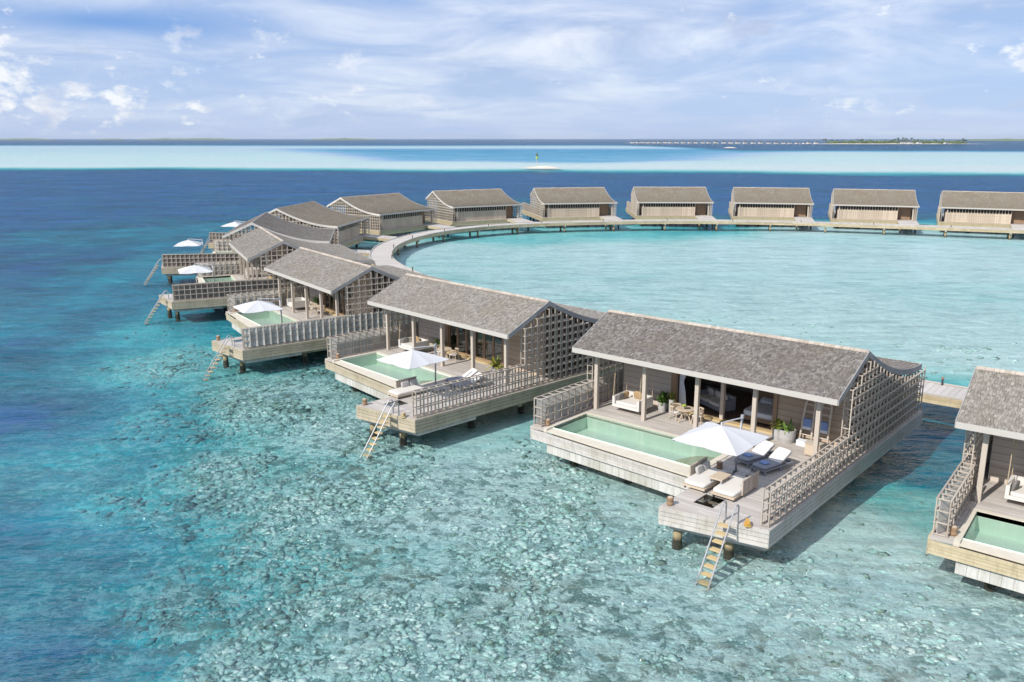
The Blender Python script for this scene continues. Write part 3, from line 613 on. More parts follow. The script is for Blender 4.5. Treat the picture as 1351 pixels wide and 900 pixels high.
def make_villa():
    root = empty('water_villa')
    # --- deck, in convex pieces that butt against each other
    d = MB(); z0, z1 = -0.12, 0.0
    for poly in ([(.15, -3.12), (.82, -3.08), (.82, -.02), (.15, -.02)], [(.15, -.02), (12.4, -.02), (12.4, 10.3), (.15, 10.3)],
                 [(8.36, -3.52), (8.82, -3.52), (8.82, -.02), (8.36, -.02)], [(8.82, -4.6), (12.4, -4.6), (12.4, -.02), (8.82, -.02)],
                 [(8.82, -6.62), (9.5, -6.48), (9.5, -4.6), (8.82, -4.6)], [(10.25, -6.32), (12.4, -5.87), (12.4, -4.6), (10.25, -4.6)],
                 [(9.5, -6.48), (10.25, -6.32), (10.25, -5.58), (9.5, -5.58)]):
        d.prism(poly, z0, z1)
    dk = d.build('deck', 'deck', root)
    g = MB(); g.box(9.5, 10.25, -5.58, -4.6, -.05, -.03); g.build('floor_window', 'glass', dk)
    f = MB(); zs3 = [(-.148, -.015), (-.305, -.165), (-.462, -.322), (-.63, -.479)]
    edge_boards(f, (12.4, -5.87), (8.82, -6.62), zs3, out=-1)
    edge_boards(f, (8.82, -6.62), (8.82, -3.6), zs3, out=-1)
    edge_boards(f, (12.4, 10.3), (12.4, -5.92), zs3, out=-1)
    edge_boards(f, (.15, -3.12), (.15, 10.3), zs3, out=-1)
    edge_boards(f, (.15, 10.3), (12.4, 10.3), zs3, out=-1)
    fo = f.build('edge_cladding', 'grey_board', root)
    f = MB(); zl = [(-.745, -.65), (-.86, -.757)]
    edge_boards(f, (12.22, -5.62), (9.05, -6.28), zl, out=-1); edge_boards(f, (12.22, -2.2), (12.22, -5.66), zl, out=-1); edge_boards(f, (9.05, -6.28), (9.05, -4.0), zl, out=-1)
    f.build('lower_cladding', 'grey_board', fo)
    u = MB()
    for x in (9.1, 11.9): u.box(x - .1, x + .1, -6.0 if x < 10 else -5.6, 9.9, -.86, -.66)
    u.box(8.95, 12.15, -5.6, -5.4, -.88, -.64); u.box(11.95, 12.25, -5.5, -2.2, -.86, -.64)
    for x in (.5, 3.4, 6.3): u.box(x - .1, x + .1, .3, 10.0, -.86, -.66)
    for y in (1.0, 4.6, 8.6): u.box(.4, 12.0, y - .1, y + .1, -1.0, -.8)
    u.build('underframe', 'yellow_board', root)
    for x, y in ((9.2, -6.0), (10.9, -5.5), (11.2, -1.6), (11.2, 1.8), (11.2, 5.2), (11.2, 8.6), (.6, 1.0), (.6, 4.6), (.6, 8.6), (4.4, 1.0), (8.2, 1.0), (4.4, 8.6), (8.2, 8.6), (9.2, -1.6), (1.9, -2.3), (4.7, -2.3), (7.4, -2.3)):
        p = MB(); top = -.64 if y > -1.8 or x > 9 else -1.0
        p.lathe([(.17, -3.6), (.18, -1.5), (.16, -1.35), (.155, top)], (x, y, 0), 12); p.build('pile', 'pile', root, smooth=True)
    # --- pool
    b = MB(); px0, px1, py0, py1, pd = 1.0, 8.1, -2.66, -.2, -.68
    b.add([(px0, py0, pd), (px1, py0, pd), (px1, py1, pd), (px0, py1, pd), (px0, py0, 0), (px1, py0, 0), (px1, py1, 0), (px0, py1, 0)],
          [(0, 1, 2, 3), (0, 4, 5, 1), (1, 5, 6, 2), (2, 6, 7, 3), (3, 7, 4, 0)])
    basin = b.build('pool', 'tile', root)
    c = MB()
    c.box(.82, 8.36, -.2, .0, -.15, .03); c.box(.82, 1.0, -3.08, -.2, -.15, .03); c.box(8.1, 8.36, -3.5, -.2, -.15, .03)
    c.hexa([(1.0, -3.06, -.12), (8.1, -3.46, -.12), (8.1, -2.66, -.12), (1.0, -2.66, -.12)], [(1.0, -3.06, -.05), (8.1, -3.46, -.05), (8.1, -2.66, -.04), (1.0, -2.66, -.04)])
    c.box(.99, 8.11, -2.70, -2.66, -.60, -.125); c.build('coping', 'stone', basin)
    wt = MB(); wt.add([(px0, py0, -.075), (px1, py0, -.075), (px1, py1, -.075), (px0, py1, -.075)], [(0, 1, 2, 3)]); wt.build('pool_water', 'pool_water', basin)
    s_ = MB()
    for r_, z in ((1.75, -.52), (1.45, -.38), (1.15, -.24)):
        pts = [(8.09, -2.0 + 0)] and [(8.095 - r_ * math.sin(math.pi * i / 18), -1.43 - r_ * .66 * math.cos(math.pi * i / 18)) for i in range(19)]
        s_.prism(pts[::-1], pd + .002, z)
    s_.build('pool_step', 'tile_step', basin)
    h = MB()
    for i, (a, b_) in enumerate(((-.24, -.125), (-.36, -.25), (-.475, -.37), (-.60, -.485))):
        o = -.02 * i
        edge_boards(h, (8.36, -3.55 - o), (.15, -3.12 - o), [(a, b_)], out=-1)
    h.build('pool_cladding', 'grey_board', basin)
    hl = MB(); hl.hexa([(.95, -2.98, -1.08), (8.75, -3.42, -1.08), (8.75, -.3, -1.08), (.95, -.3, -1.08)], [(.95, -2.98, -.86), (8.75, -3.42, -.86), (8.75, -.3, -.86), (.95, -.3, -.86)])
    for i in range(24):
        xa = .95 + 7.8 * i / 24; xb = .95 + 7.8 * (i + 1) / 24 - .008; ya = -2.98 - .44 * (xa - .95) / 7.8; yb_ = -2.98 - .44 * (xb - .95) / 7.8
        hl.hexa([(xa, ya - .03, -1.08), (xb, yb_ - .03, -1.08), (xb, yb_, -1.08), (xa, ya, -1.08)], [(xa, ya - .03, -.60), (xb, yb_ - .03, -.60), (xb, yb_, -.60), (xa, ya, -.60)])
    hl.build('pool_hull', M['hull'], basin)
    # --- posts and roof
    for i in range(5):
        p = MB(); x = .86 + 2.59 * i; p.box(x - .085, x + .085, .66, .82, 0, 2.9 + .66 * .45 - .17); p.build('post', 'post', root)
    for x in (.75, 11.3):
        p = MB(); p.box(x - .085, x + .085, 9.75, 9.91, 0, zroof(9.8) - .15); p.build('post', 'post', root)
    make_roof(root)
    # --- walls of the room
    wl = MB(); t = .06
    def slab(x0, x1, y0, y1, za=.0, zb=None):
        if zb is None:
            za_ = [zroof(y0) - .16, zroof(y1) - .16]
            wl.hexa([(x0, y0, za), (x1, y0, za), (x1, y1, za), (x0, y1, za)], [(x0, y0, za_[0]), (x1, y0, za_[0]), (x1, y1, za_[1]), (x0, y1, za_[1])])
        else: wl.box(x0, x1, y0, y1, za, zb)
    slab(.80, 3.46, 3.05, 3.15)
    slab(3.46, 8.6, 3.05, 3.15, 2.55)
    wl.build('wall', 'wall', root)
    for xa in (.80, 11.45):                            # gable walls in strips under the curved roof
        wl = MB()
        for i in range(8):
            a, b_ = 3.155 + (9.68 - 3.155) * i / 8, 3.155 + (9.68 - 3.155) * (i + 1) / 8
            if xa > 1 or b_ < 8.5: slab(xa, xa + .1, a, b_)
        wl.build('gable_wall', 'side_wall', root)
    wl = MB(); slab(8.6, 11.55, 3.05, 3.15); wl.build('wall', 'warm_wall', root)
    rw = MB(); x = 2.9
    rb = random.Random(5)
    while x < 11.5:
        wd = min(.3, 11.55 - x); rw.box(x + .012, x + wd - .012, 9.70, 9.74 + rb.uniform(0, .02), .02, 1.38); x += wd
    for i in range(22): rw.box(2.9 + i * .4 - .03, 2.9 + i * .4 + .03, 9.7, 9.76, 1.41, zroof(9.75) - .16)
    rw.box(2.9, 11.55, 9.69, 9.775, 1.36, 1.41)
    for z in (.35, .70, 1.05): rw.box(2.9, 11.55, 9.76, 9.80, z - .02, z + .02)
    for i in range(29): rw.box(2.9 + i * .309 - .02, 2.9 + i * .309 + .02, 9.80, 9.835, .02, 1.4)
    rwo = rw.build('rear_wall', 'rear_wall', root)
    ck = MB(); ck.box(2.9, 11.5, 9.60, 9.66, 1.30, zroof(9.63) - .17); ck.build('clerestory_shade', 'room_dark', rwo)  # dark board painting the shade behind the open stud row
    pw = MB(); pw.box(.9, 2.9, 8.4, 8.5, .02, zroof(8.5) - .15); pw.box(2.84, 2.9, 8.5, 9.69, .02, zroof(9.7) - .16)
    pw.build('porch_wall', 'brown', root)
    dr = MB(); dr.box(1.4, 2.4, 8.505, 8.55, .03, 1.95); dob = dr.build('entrance_door', 'brown', root)
    dr = MB(); dr.box(2.25, 2.29, 8.555, 8.60, .9, 1.15); dr.build('handle', 'dmetal', dob)
    fl = MB(); fl.box(.92, 11.44, 3.16, 8.38, .01, .06); fl.build('floor', 'dark_floor', root)
    fl = MB(); fl.box(.92, 11.44, 7.6, 7.7, .07, zroof(7.65) - .18); fl.build('partition', 'room', root)
    st = MB(); st.box(3.5, 8.6, 2.72, 3.04, .003, .07); st.build('door_sill', 'tread', root)
    jb = MB(); jb.box(3.46, 3.74, 2.98, 3.16, .07, 2.55); jb.build('door_jamb', 'brown', root)
    jb = MB(); jb.box(5.98, 6.14, 2.96, 3.14, .07, 2.55); jb.build('door_mullion', 'post', root)
    jb = MB(); jb.box(8.42, 8.6, 2.98, 3.16, .07, 2.55); jb.build('door_jamb', 'brown', root)
    # --- lattice screens, railing and side screen
    topg = lambda y: zroof(min(max(y, 0), DY)) - .24 if y < DY else zroof(DY) - .1
    g = MB(); lattice(g, 12.05, 12.33, 1.0, 10.3, topg); g.build('gable_lattice', 'lattice', root)
    g = MB(); lattice(g, .22, .5, .9, 10.3, lambda y: topg(y), zb=.02); g.build('gable_lattice', 'lattice', root)
    g = MB(); lattice(g, 12.08, 12.33, -5.74, .98, lambda y: RAILH, dz=.395)
    r_ = g.build('lattice_railing', 'lattice', root)
    g = MB(); slants(g, 12.2, 12.38, -5.74, 10.3, .1, RAILH + .05, R(-27), .40)
    g.build('railing_panel', 'dark_panel', r_)
    g = MB(); lattice(g, .2, .6, -2.96, .88, lambda y: RAILH, dz=.395, dy=.48)
    sc_ = g.build('side_screen', 'lattice', root)
    g = MB(); slants(g, .2, .56, -2.96, 8.3, .03, RAILH - .03, R(-26), .44, dy=.48, rows=3); g.build('screen_panel', 'panel', sc_)
    # --- ladder into the sea
    la = MB()
    for x in (10.97, 11.41):
        la.tube([(x, -6.05, .0), (x, -6.05, .55), (x, -6.12, .66), (x, -6.25, .66), (x, -6.45, .42), (x, -7.95, -1.75)], .028, 8)
    lo = la.build('ladder', 'metal', root)
    for i in range(9):
        t_ = (i + .6) / 9.3; y = -6.45 - 1.5 * t_; z = .30 - 2.1 * t_ - .15
        la = MB(); la.box(11.0, 11.38, y - .11, y + .11, z - .022, z + .022); la.build('tread', 'tread', lo)
    # --- landing towards the boardwalk
    br = MB(); br.hexa([(.2, 10.36, -.12), (2.9, 10.36, -.12), (2.9, 14.1, -.38), (.2, 14.1, -.38)], [(.2, 10.36, -.004), (2.9, 10.36, -.004), (2.9, 14.1, -.262), (.2, 14.1, -.262)]); bo = br.build('landing', 'deck', root)
    f2 = MB()
    for xa, xb in ((.14, .195), (2.905, 2.96)):
        f2.hexa([(xa, 10.36, -.35), (xb, 10.36, -.35), (xb, 14.0, -.60), (xa, 14.0, -.60)], [(xa, 10.36, -.01), (xb, 10.36, -.01), (xb, 14.0, -.26), (xa, 14.0, -.26)])
    f2.build('landing_cladding', 'yellow_board', bo)
    for x in (.5, 2.6):
        p = MB(); p.lathe([(.13, -3.6), (.13, -.27)], (x, 12.6, 0), 10); p.build('pile', 'pile', bo, smooth=True)
    return root
M['hull'] = wood('whitewashed_hull', (0.48, 0.46, 0.42), (0.62, 0.60, 0.56), (0.6, 0.6, 4), stain=(0.38, 0.36, 0.28), streaks=True)
def glass_doors(root):
    xs = [3.74 + (8.42 - 3.74) * i / 6 for i in range(7)]
    for i in range(6):
        a, b = xs[i] + .01, xs[i + 1] - .01
        f = MB(); f.box(a, a + .07, 3.06, 3.12, .07, 2.54); f.box(b - .07, b, 3.06, 3.12, .07, 2.54); f.box(a + .07, b - .07, 3.06, 3.12, 2.46, 2.54); f.box(a + .07, b - .07, 3.06, 3.12, .07, .15)
        fo = f.build('glass_door', 'brown', root)
        p = MB(); p.box(a + .07, b - .07, 3.085, 3.095, .15, 2.46); p.build('pane', 'glass', fo)

G_V = 'overwater villas standing round the lagoon'
proto = make_villa()
VL = {
 0: 'grey roofed timber villa with pool, cut off by the right edge of the photo',
 1: 'largest wholly visible timber villa, its room wide open behind a white parasol',
 2: 'timber villa with closed glass doors, pool and open lattice railing, left of the open one',
 3: 'timber villa whose pool hides behind a railing of slanted grey boards',
 4: 'timber villa with pale front roof and long brown boarded railing over green cladding',
 5: 'villa whose dark curved back roof is seen between two other ridges, far railing behind',
 6: 'villa with the tan brown roof and white gable edge at the left of the ring',
 7: 'pale roofed villa with white edged lattice gable just behind the tan roofed one',
 8: 'villa with its long shaded back wall where the boardwalk bends',
 9: 'villa behind the far boardwalk, straight below the distant sandbank marker pole',
 10: 'villa behind the far boardwalk, next right of the one below the marker pole',
 11: 'villa in the middle of the far straight row, below the distant bungalow jetty',
 12: 'villa in the far row standing below the distant wooded island',
 13: 'rearmost villa of the far row, cut off by the right edge of the photo'}
g_ = MB(); slants(g_, 12.1, 12.36, -5.74, 10.3, .04, RAILH - .01, R(-5), .415); q = g_.build('railing_panel', 'dark_panel'); flatpanel = q.data; bpy.data.objects.remove(q)
villas = {}
copies = {k: copy_tree(proto) for k in VL if k != 1}
for k in VL:
    o = proto if k == 1 else copies[k]
    o.location = W(k, 0, 0); o.rotation_euler = (0, 0, VILLAS[k][2]); villas[k] = o
    tag(o, VL[k], 'villa', G_V)
def parts(o):
    out = []
    for c in bpy.data.objects:
        p = c.parent
        if p == o or (p and p.parent == o): out.append(c)
    return out
for k, o in villas.items():
    roofm = {0: 'shake_pale', 1: 'shake', 2: 'shake_pale', 3: 'shake_pale', 4: 'shake_pale', 5: 'shake'}.get(k, 'shake_tan')
    for c in parts(o):
        nm = c.name.split('.')[0]
        if nm == 'roof': setmat(c, roofm)
        if nm in ('edge_cladding', 'pool_cladding') and k != 1: setmat(c, {0: 'yellow_board', 2: 'green_board', 3: 'green_board', 4: 'green_board', 5: 'green_board'}.get(k, 'yellow_board'))
        if nm == 'verge_board' and k >= 5: setmat(c, 'white_verge')
        if nm == 'gable_lattice' and k >= 6: setmat(c, 'pale_lattice')
        if nm == 'railing_panel':
            if k in (1, 2): bpy.data.objects.remove(c); continue
            if k == 3: setmat(c, 'panel')
            else: c.data = flatpanel
        if nm in ('landing', 'landing_cladding') and False: pass
    if k != 1: glass_doors(o) if k == 2 else None
gd = [c for c in bpy.data.objects if c.parent == villas[2] and c.name.startswith('glass_door')]
for k in (0, 3, 4, 5):
    for c in gd:
        q = c.copy(); COL.objects.link(q); q.parent = villas[k]
        for ch in [h for h in bpy.data.objects if h.parent == c]:
            r_ = ch.copy(); COL.objects.link(r_); r_.parent = q

# ------------------------------------------------------------------ boardwalk round the lagoon
def catmull(P, n):
    out = []
    for i in range(1, len(P) - 2):
        for j in range(n):
            t = j / n; a, b, c, d = P[i - 1], P[i], P[i + 1], P[i + 2]
            out.append(0.5 * ((2 * b) + (c - a) * t + (2 * a - 5 * b + 4 * c - d) * t * t + (3 * b - a - 3 * c + d) * t ** 3))
    out.append(P[-2]); return out
ctr = [W(k, 6.0, 15.3) for k in range(14)]
ctr = [ctr[0] + (ctr[0] - ctr[1]) * 2.0, ctr[0] + (ctr[0] - ctr[1]) * 0.9] + ctr + [ctr[-1] + (ctr[-1] - ctr[-2]) * 1.0, ctr[-1] + (ctr[-1] - ctr[-2]) * 2.2]
path = catmull(ctr, 24)
BWZ = -0.32
bw = empty('boardwalk', path[0] + Vector((0, 0, BWZ))); org = path[0]
tag(bw, 'long curved timber boardwalk linking the villas round the lagoon', 'boardwalk')
pl = MB(); hw = 1.25 * K; cl = MB(); kb = MB()
acc = 0.0; samples = []
for i in range(len(path) - 1):
    a, b = path[i], path[i + 1]; seg = (b - a).length; n = max(1, int(seg / 0.3))
    for j in range(n): samples.append(a + (b - a) * (j / n))
samples.append(path[-1])
def nrm(i):
    d = samples[min(i + 1, len(samples) - 1)] - samples[max(i - 1, 0)]; d.normalize(); return Vector((-d.y, d.x, 0))
for i in range(len(samples) - 1):
    a, b = samples[i] - org, samples[i + 1] - org; na, nb = nrm(i) * hw, nrm(i + 1) * hw; g = (b - a) * 0.02; j = random.uniform(-.01, .01)
    q = [a + na + g, a - na + g, b - nb - g, b + nb - g]
    pl.hexa([(p.x, p.y, -.08) for p in q], [(p.x, p.y, -.004 + j * .5) for p in q])
pl.build('deck', 'pier', bw, scale=1)
for s_ in (1, -1):
    cl = MB(); kb = MB()
    for i in range(0, len(samples) - 8, 8):
        a, b = samples[i] - org, samples[i + 8] - org; na, nb = nrm(i) * s_, nrm(i + 8) * s_
        for z0, z1 in ((-.25, -.02), (-.49, -.26)):
            q = [a + na * hw, b + nb * hw, b + nb * (hw + .05), a + na * (hw + .05)]
            if s_ > 0: q = q[::-1]
            cl.hexa([(p.x, p.y, z0) for p in q], [(p.x, p.y, z1) for p in q])
        q = [a + na * (hw - .14), b + nb * (hw - .14), b + nb * (hw - .02), a + na * (hw - .02)]
        if s_ > 0: q = q[::-1]
        kb.hexa([(p.x, p.y, .012) for p in q], [(p.x, p.y, .09) for p in q])
    cl.build('edge_cladding', 'yellow_board', bw, scale=1); kb.build('kerb', 'eave', bw, scale=1)
pil = []
for i in range(6, len(samples), 27):
    c = samples[i] - org; n_ = nrm(i)
    cb = MB(); cb.bar(c - n_ * 1.5 + Vector((0, 0, -.62)), c + n_ * 1.5 + Vector((0, 0, -.62)), .26, .22); cb.build('cross_beam', 'grey_board', bw, scale=1)
    pil.append((c + n_ * 1.05, i)); pil.append((c - n_ * 1.05, i))
for c, i in pil[:100]:
    p = MB(); p.lathe([(.17, -4.5), (.17, -.74)], (c.x, c.y, 0), 10); p.build('pile', 'pile', bw, scale=1, smooth=True)

# small bollard lights along the inner edge of the boardwalk
first = None; nlight = 0
for i in range(10, len(samples), 34):
    nlight += 1
    c = samples[i] - nrm(i) * (hw - .22) + Vector((0, 0, BWZ))
    if first is None:
        first = empty('bollard_light'); b = MB(); b.lathe([(.06, 0), (.06, .38), (.05, .40)], n=10); b.build('post', 'dmetal', first, scale=1)
        b = MB(); b.lathe([(.085, .40), (.085, .50), (.02, .52)], n=10); b.build('cap', 'stump', first, scale=1); o = first
    else: o = copy_tree(first)
    o.location = c
    tag(o, 'knee-high dark path light beside the lagoon edge of the boardwalk', 'path light', 'path lights along the boardwalk')

# ------------------------------------------------------------------ furniture of the terraces
PH = {0: 'of the villa cut off by the right edge', 1: 'of the large open-fronted villa', 2: 'of the villa with closed glass doors', 3: 'of the villa with the slanted-board railing',
      4: 'of the villa with the long brown railing', 5: 'of the villa with the dark curved back roof', 6: 'of the tan roofed villa', 7: 'of the pale roofed villa behind the tan one'}
def put(name, k, x, y, z=0.0, rz=0.0):
    return empty(name, W(k, x, y, z), VILLAS[k][2] + rz)
def again(o, k, x, y, z=0.0, rz=0.0):
    c = copy_tree(o); c.location = W(k, x, y, z); c.rotation_euler = (0, 0, VILLAS[k][2] + rz); return c

# parasol: leaning mast beside the canopy, arm over it
def make_parasol():
    o = put('parasol', 1, 9.5, -3.8)
    m = MB(); hs = 1.25; n = 8
    def cz(u, v):
        r_ = max(abs(u), abs(v)); d_ = abs(abs(u) - abs(v)); return 1.93 + .40 * (1 - r_) + .02 * math.sin(math.pi * r_) - .06 * (min(abs(u), abs(v)) * 0) - .03 * (1 - d_) * r_ * 0
    grid = [[(hs * (2 * i / n - 1), hs * (2 * j / n - 1)) for i in range(n + 1)] for j in range(n + 1)]
    # eight gores with straight ribs and sagging hems
    rim = []
    for a in range(8):
        pass
    idx = {}
    ribs = [(-1, -1), (0, -1), (1, -1), (1, 0), (1, 1), (0, 1), (-1, 1), (-1, 0)]
    for g in range(8):
        A, B = ribs[g], ribs[(g + 1) % 8]
        for i in range(5):
            for j in range(5):
                s_, t_ = i / 4, j / 4
                x = (A[0] * (1 - t_) + B[0] * t_) * s_ * hs; y = (A[1] * (1 - t_) + B[1] * t_) * s_ * hs
                r_ = max(abs(x), abs(y)) / hs; sag = .035 * math.sin(math.pi * t_) * s_
                m.v.append((x, y, 1.86 + .46 * (1 - r_) + .03 * math.sin(math.pi * r_) - sag))
        o0 = len(m.v) - 25
        for i in range(4):
            for j in range(4): m.f.append((o0 + i * 5 + j, o0 + (i + 1) * 5 + j, o0 + (i + 1) * 5 + j + 1, o0 + i * 5 + j + 1))
    top = len(m.v)
    m.v += [(x, y, z - .012) for x, y, z in m.v[:top]]; m.f += [tuple(top + q for q in f[::-1]) for f in m.f[:]]
    m.build('canopy', 'canvas', o)
    rb = MB()
    for A in ribs: rb.bar((0, 0, 2.25), (A[0] * hs * .97, A[1] * hs * .97, 1.80), .022)
    rb.build('ribs', 'metal', o)
    p = MB(); p.tube([(-.05, 1.46, .05), (.02, 1.42, 1.2), (.14, 1.34, 2.36)], .042, 10); p.build('mast', 'metal', o, smooth=True)
    p = MB(); p.tube([(.14, 1.36, 2.30), (.1, .7, 2.38), (.0, 0, 2.42)], .026, 8); p.tube([(0, 0, 2.44), (0, 0, 2.28)], .03, 8); p.build('arm', 'canvas', o)
    p = MB(); p.box(.09, .19, 1.29, 1.39, 2.28, 2.42); p.build('bracket', 'metal', o)
    b = MB(); b.bar((-.45, 1.46, .03), (.35, 1.46, .03), .07, .05); b.bar((-.05, 1.1, .03), (-.05, 1.9, .03), .07, .05)
    b.build('base', 'metal', o)
    for x, y in ((-.28, 1.62), (.22, 1.62), (-.28, 1.28), (.22, 1.28)):
        r_ = MB(); r_.lathe([(.07, .055), (.2, .055), (.21, .09), (.2, .15), (.09, .15), (.07, .13)], (x, y, 0), 16); r_.build('base_weight', 'concrete', o)
    return o
par = make_parasol()
GP = 'white square parasols over the terraces'
tag(par, 'white square parasol shading the two loungers of the large open-fronted villa', 'parasol', GP)
for k, rz in ((2, .06), (3, -.05), (4, .0), (5, .04), (6, .0), (7, 0)):
    tag(again(par, k, 9.5, -3.8, 0, rz), {2: 'flat white parasol over the pool end of the villa with closed glass doors', 3: 'white parasol beside the pool behind the slanted grey boards',
        4: 'white parasol beyond the long brown railing, over a small pool corner', 5: 'white parasol standing over open sea left of the curved roofs', 6: 'most distant white parasol tip, left of the tan roofed villa',
        7: 'white parasol hidden behind the pale roofed villa'}[k], 'parasol', GP) if k < 7 else None
for o in [o for o in bpy.data.objects if o.parent is None and o.name.startswith('parasol') and 'label' not in o]:
    for c in kids(o): bpy.data.objects.remove(c)
    bpy.data.objects.remove(o)

def make_lounger(k, x, y, rz):
    o = put('sun_lounger', k, x, y, 0, rz)
    f = MB()
    for xx in (-.3, .3): f.box(xx - .025, xx + .025, -.85, .8, .16, .22)
    for yy in (-.83, 0, .78): f.box(-.275, .275, yy - .025, yy + .025, .165, .215)
    for i in range(9): f.box(-.275, .275, -.78 + i * .19, -.70 + i * .19, .222, .235)
    f.build('frame', 'slate', o)
    for xx in (-.3, .3):
        for yy in (-.8, .1): l = MB(); l.box(xx - .03, xx + .03, yy - .03, yy + .03, 0, .16); l.build('leg', 'slate', o)
    b = MB(); b.hexa([(-.3, .1, .235), (.3, .1, .235), (.3, .72, .58), (-.3, .72, .58)], [(-.3, .08, .265), (.3, .08, .265), (.3, .70, .61), (-.3, .70, .61)])
    b.bar((-.2, .5, .46), (-.2, .62, .2), .03); b.bar((.2, .5, .46), (.2, .62, .2), .03); b.build('backrest', 'slate', o)
    c = MB(); c.soft((0, -.38, .285), (.62, .96, .09), p=8); c.build('foot_cushion', 'shaded_cushion', o, smooth=True)
    c = MB(); c.soft((0, .39, .47), (.60, .76, .09), rx=.505, p=8); c.build('cushion', 'cushion', o, smooth=True)
    return o
l1 = make_lounger(1, 9.42, -.58, R(-14))
GL = 'sun loungers on the terraces'
tag(l1, 'cream sun lounger nearer the pool under the parasol of the open-fronted villa', 'sun lounger', GL)
tag(again(l1, 1, 10.25, -.92, 0, R(-14)), 'cream sun lounger nearer the lattice railing of the open-fronted villa', 'sun lounger', GL)
tag(again(l1, 2, 9.42, -.6, 0, R(-14)), 'sun lounger nearer the pool, behind the railing of the glass-doored villa', 'sun lounger', GL)
tag(again(l1, 2, 10.25, -.92, 0, R(-14)), 'sun lounger right behind the lattice railing of the glass-doored villa', 'sun lounger', GL)
t = MB(); t.soft((0, 0, .045), (.36, .13, .09), p=3); t.soft((0, .13, .04), (.36, .12, .08), p=3)
tw = t.build('rolled_towel', 'blue', smooth=True)
def towel(o, k, x, y, lab): o.location = W(k, x, y, .33); o.rotation_euler = (0, 0, VILLAS[k][2] + R(-14)); tag(o, lab, 'towel', 'blue towels on the loungers')
towel(tw, 1, 9.28, -1.1, 'blue folded towel on the lounger nearer the pool of the open-fronted villa')
q = tw.copy(); COL.objects.link(q); towel(q, 1, 10.11, -1.44, 'blue folded towel on the lounger nearer the railing of the open-fronted villa')

def make_daybed(k, x, y, side):
    """low square lounge with a slatted side; side -1 has its back on the left"""
    o = put('daybed', k, x, y)
    f = MB(); f.box(-.44, .44, -.9, .9, .10, .17)
    f.build('frame', 'teak', o)
    for xx in (-.38, .38):
        for yy in (-.8, .8): l = MB(); l.box(xx - .03, xx + .03, yy - .03, yy + .03, 0, .10); l.build('leg', 'dmetal', o)
    b = MB(); xs = side * .44
    for i in range(12): b.box(min(xs, xs + side * .05), max(xs, xs + side * .05), .9 - 1.25 + i * .105, .9 - 1.25 + i * .105 + .075, .10, .62)
    b.box(min(xs, xs + side * .05), max(xs, xs + side * .05), -.36, .9, .623, .655)
    b.build('slatted_back', 'lattice', o)
    c = MB(); c.soft((0, 0, .235), (.86, 1.78, .14), p=9); c.build('mattress', 'cushion', o, smooth=True)
    for i, yy in enumerate((.0, .5)):
        p = MB(); p.soft((side * .32, yy + .1, .42), (.13, .46, .30), ry=side * .25, p=5); p.build('back_cushion', 'linen2', o, smooth=True)
    return o
d1 = make_daybed(1, 9.02, -3.82, -1); d2 = make_daybed(1, 10.16, -3.84, 1)
GD = 'daybeds on the sun decks'
tag(d1, 'cream daybed with grey back cushions beside the pool end of the open-fronted villa', 'daybed', GD)
tag(d2, 'cream daybed with slatted wooden back turned to the lattice railing', 'daybed', GD)
tag(again(d1, 2, 9.02, -3.82), 'daybed under the parasol behind the railing of the glass-doored villa', 'daybed', GD)
def make_sidetable(k, x, y):
    o = put('side_table', k, x, y)
    t = MB(); t.box(-.25, .25, -.36, .36, .42, .47); t.build('table_top', 'teak', o)
    for xx, yy in ((-.21, -.32), (.21, -.32), (-.21, .32), (.21, .32)):
        l = MB(); l.box(xx - .03, xx + .03, yy - .03, yy + .03, 0, .42); l.build('leg', 'metal', o)
    s_ = MB()
    for i in range(7): s_.box(-.2 + i * .062, -.2 + i * .062 + .03, .355, .38, .08, .40)
    s_.build('slats', 'teak', o); return o
tag(make_sidetable(1, 9.6, -3.85), 'low slatted side table between the two daybeds of the open-fronted villa', 'side table')

def make_swing(k, x, y):
    o = put('swing_sofa', k, x, y)
    f = MB(); f.box(-.72, .72, -.6, .6, .24, .36); f.box(-.72, .72, .5, .6, .36, .72); f.box(-.72, -.6, -.6, .5, .36, .72); f.box(.6, .72, -.6, .5, .36, .72)
    f.build('frame', 'cushion', o)
    c = MB(); c.soft((0, -.05, .42), (1.18, 1.08, .16), p=9); c.build('seat_cushion', 'cushion', o, smooth=True)
    for xx, yy in ((-.70, -.55), (.70, -.55), (-.70, .55), (.70, .55)):
        r_ = MB(); wy = 1.55 + yy; r_.tube([(xx, yy, .68), (xx, yy * .6, zroof(max(0.1, y + yy * .6)) - .16)], .016, 6); r_.build('rope', 'rope', o)
    return o
sw = make_swing(1, 2.33, 1.55)
GS = 'hanging swing sofas under the eaves'
tag(sw, 'cream swing sofa with three cushions hung under the eave of the open-fronted villa', 'swing sofa', GS)
tag(again(sw, 2, 2.33, 1.55), 'cream swing sofa hung under the eave of the glass-doored villa', 'swing sofa', GS)
tag(again(sw, 3, 2.33, 1.55), 'cream swing sofa on the terrace behind the slanted-board railing', 'swing sofa', GS)
tag(again(sw, 0, 2.33, 1.55), 'cream swing sofa cut off by the right edge of the photo', 'swing sofa', GS)
tag(again(sw, 4, 2.33, 1.55), 'cream swing sofa between posts of the villa with the long brown railing', 'swing sofa', GS)
def cushion(k, x, y, z, rz, rx, mat, lab, sz=.42):
    m = MB(); m.soft((0, 0, 0), (sz, .13, sz), rx=rx, p=3); o = m.build('cushion', mat, smooth=True)
    o.location = W(k, x, y, z); o.rotation_euler = (0, 0, VILLAS[k][2] + rz); tag(o, lab, 'cushion', 'loose cushions on the swing sofas'); return o
cushion(1, 1.86, 1.28, .64, R(75), R(12), 'greyc', 'grey cushion leaning on the left arm of the open-fronted villa\'s swing sofa')
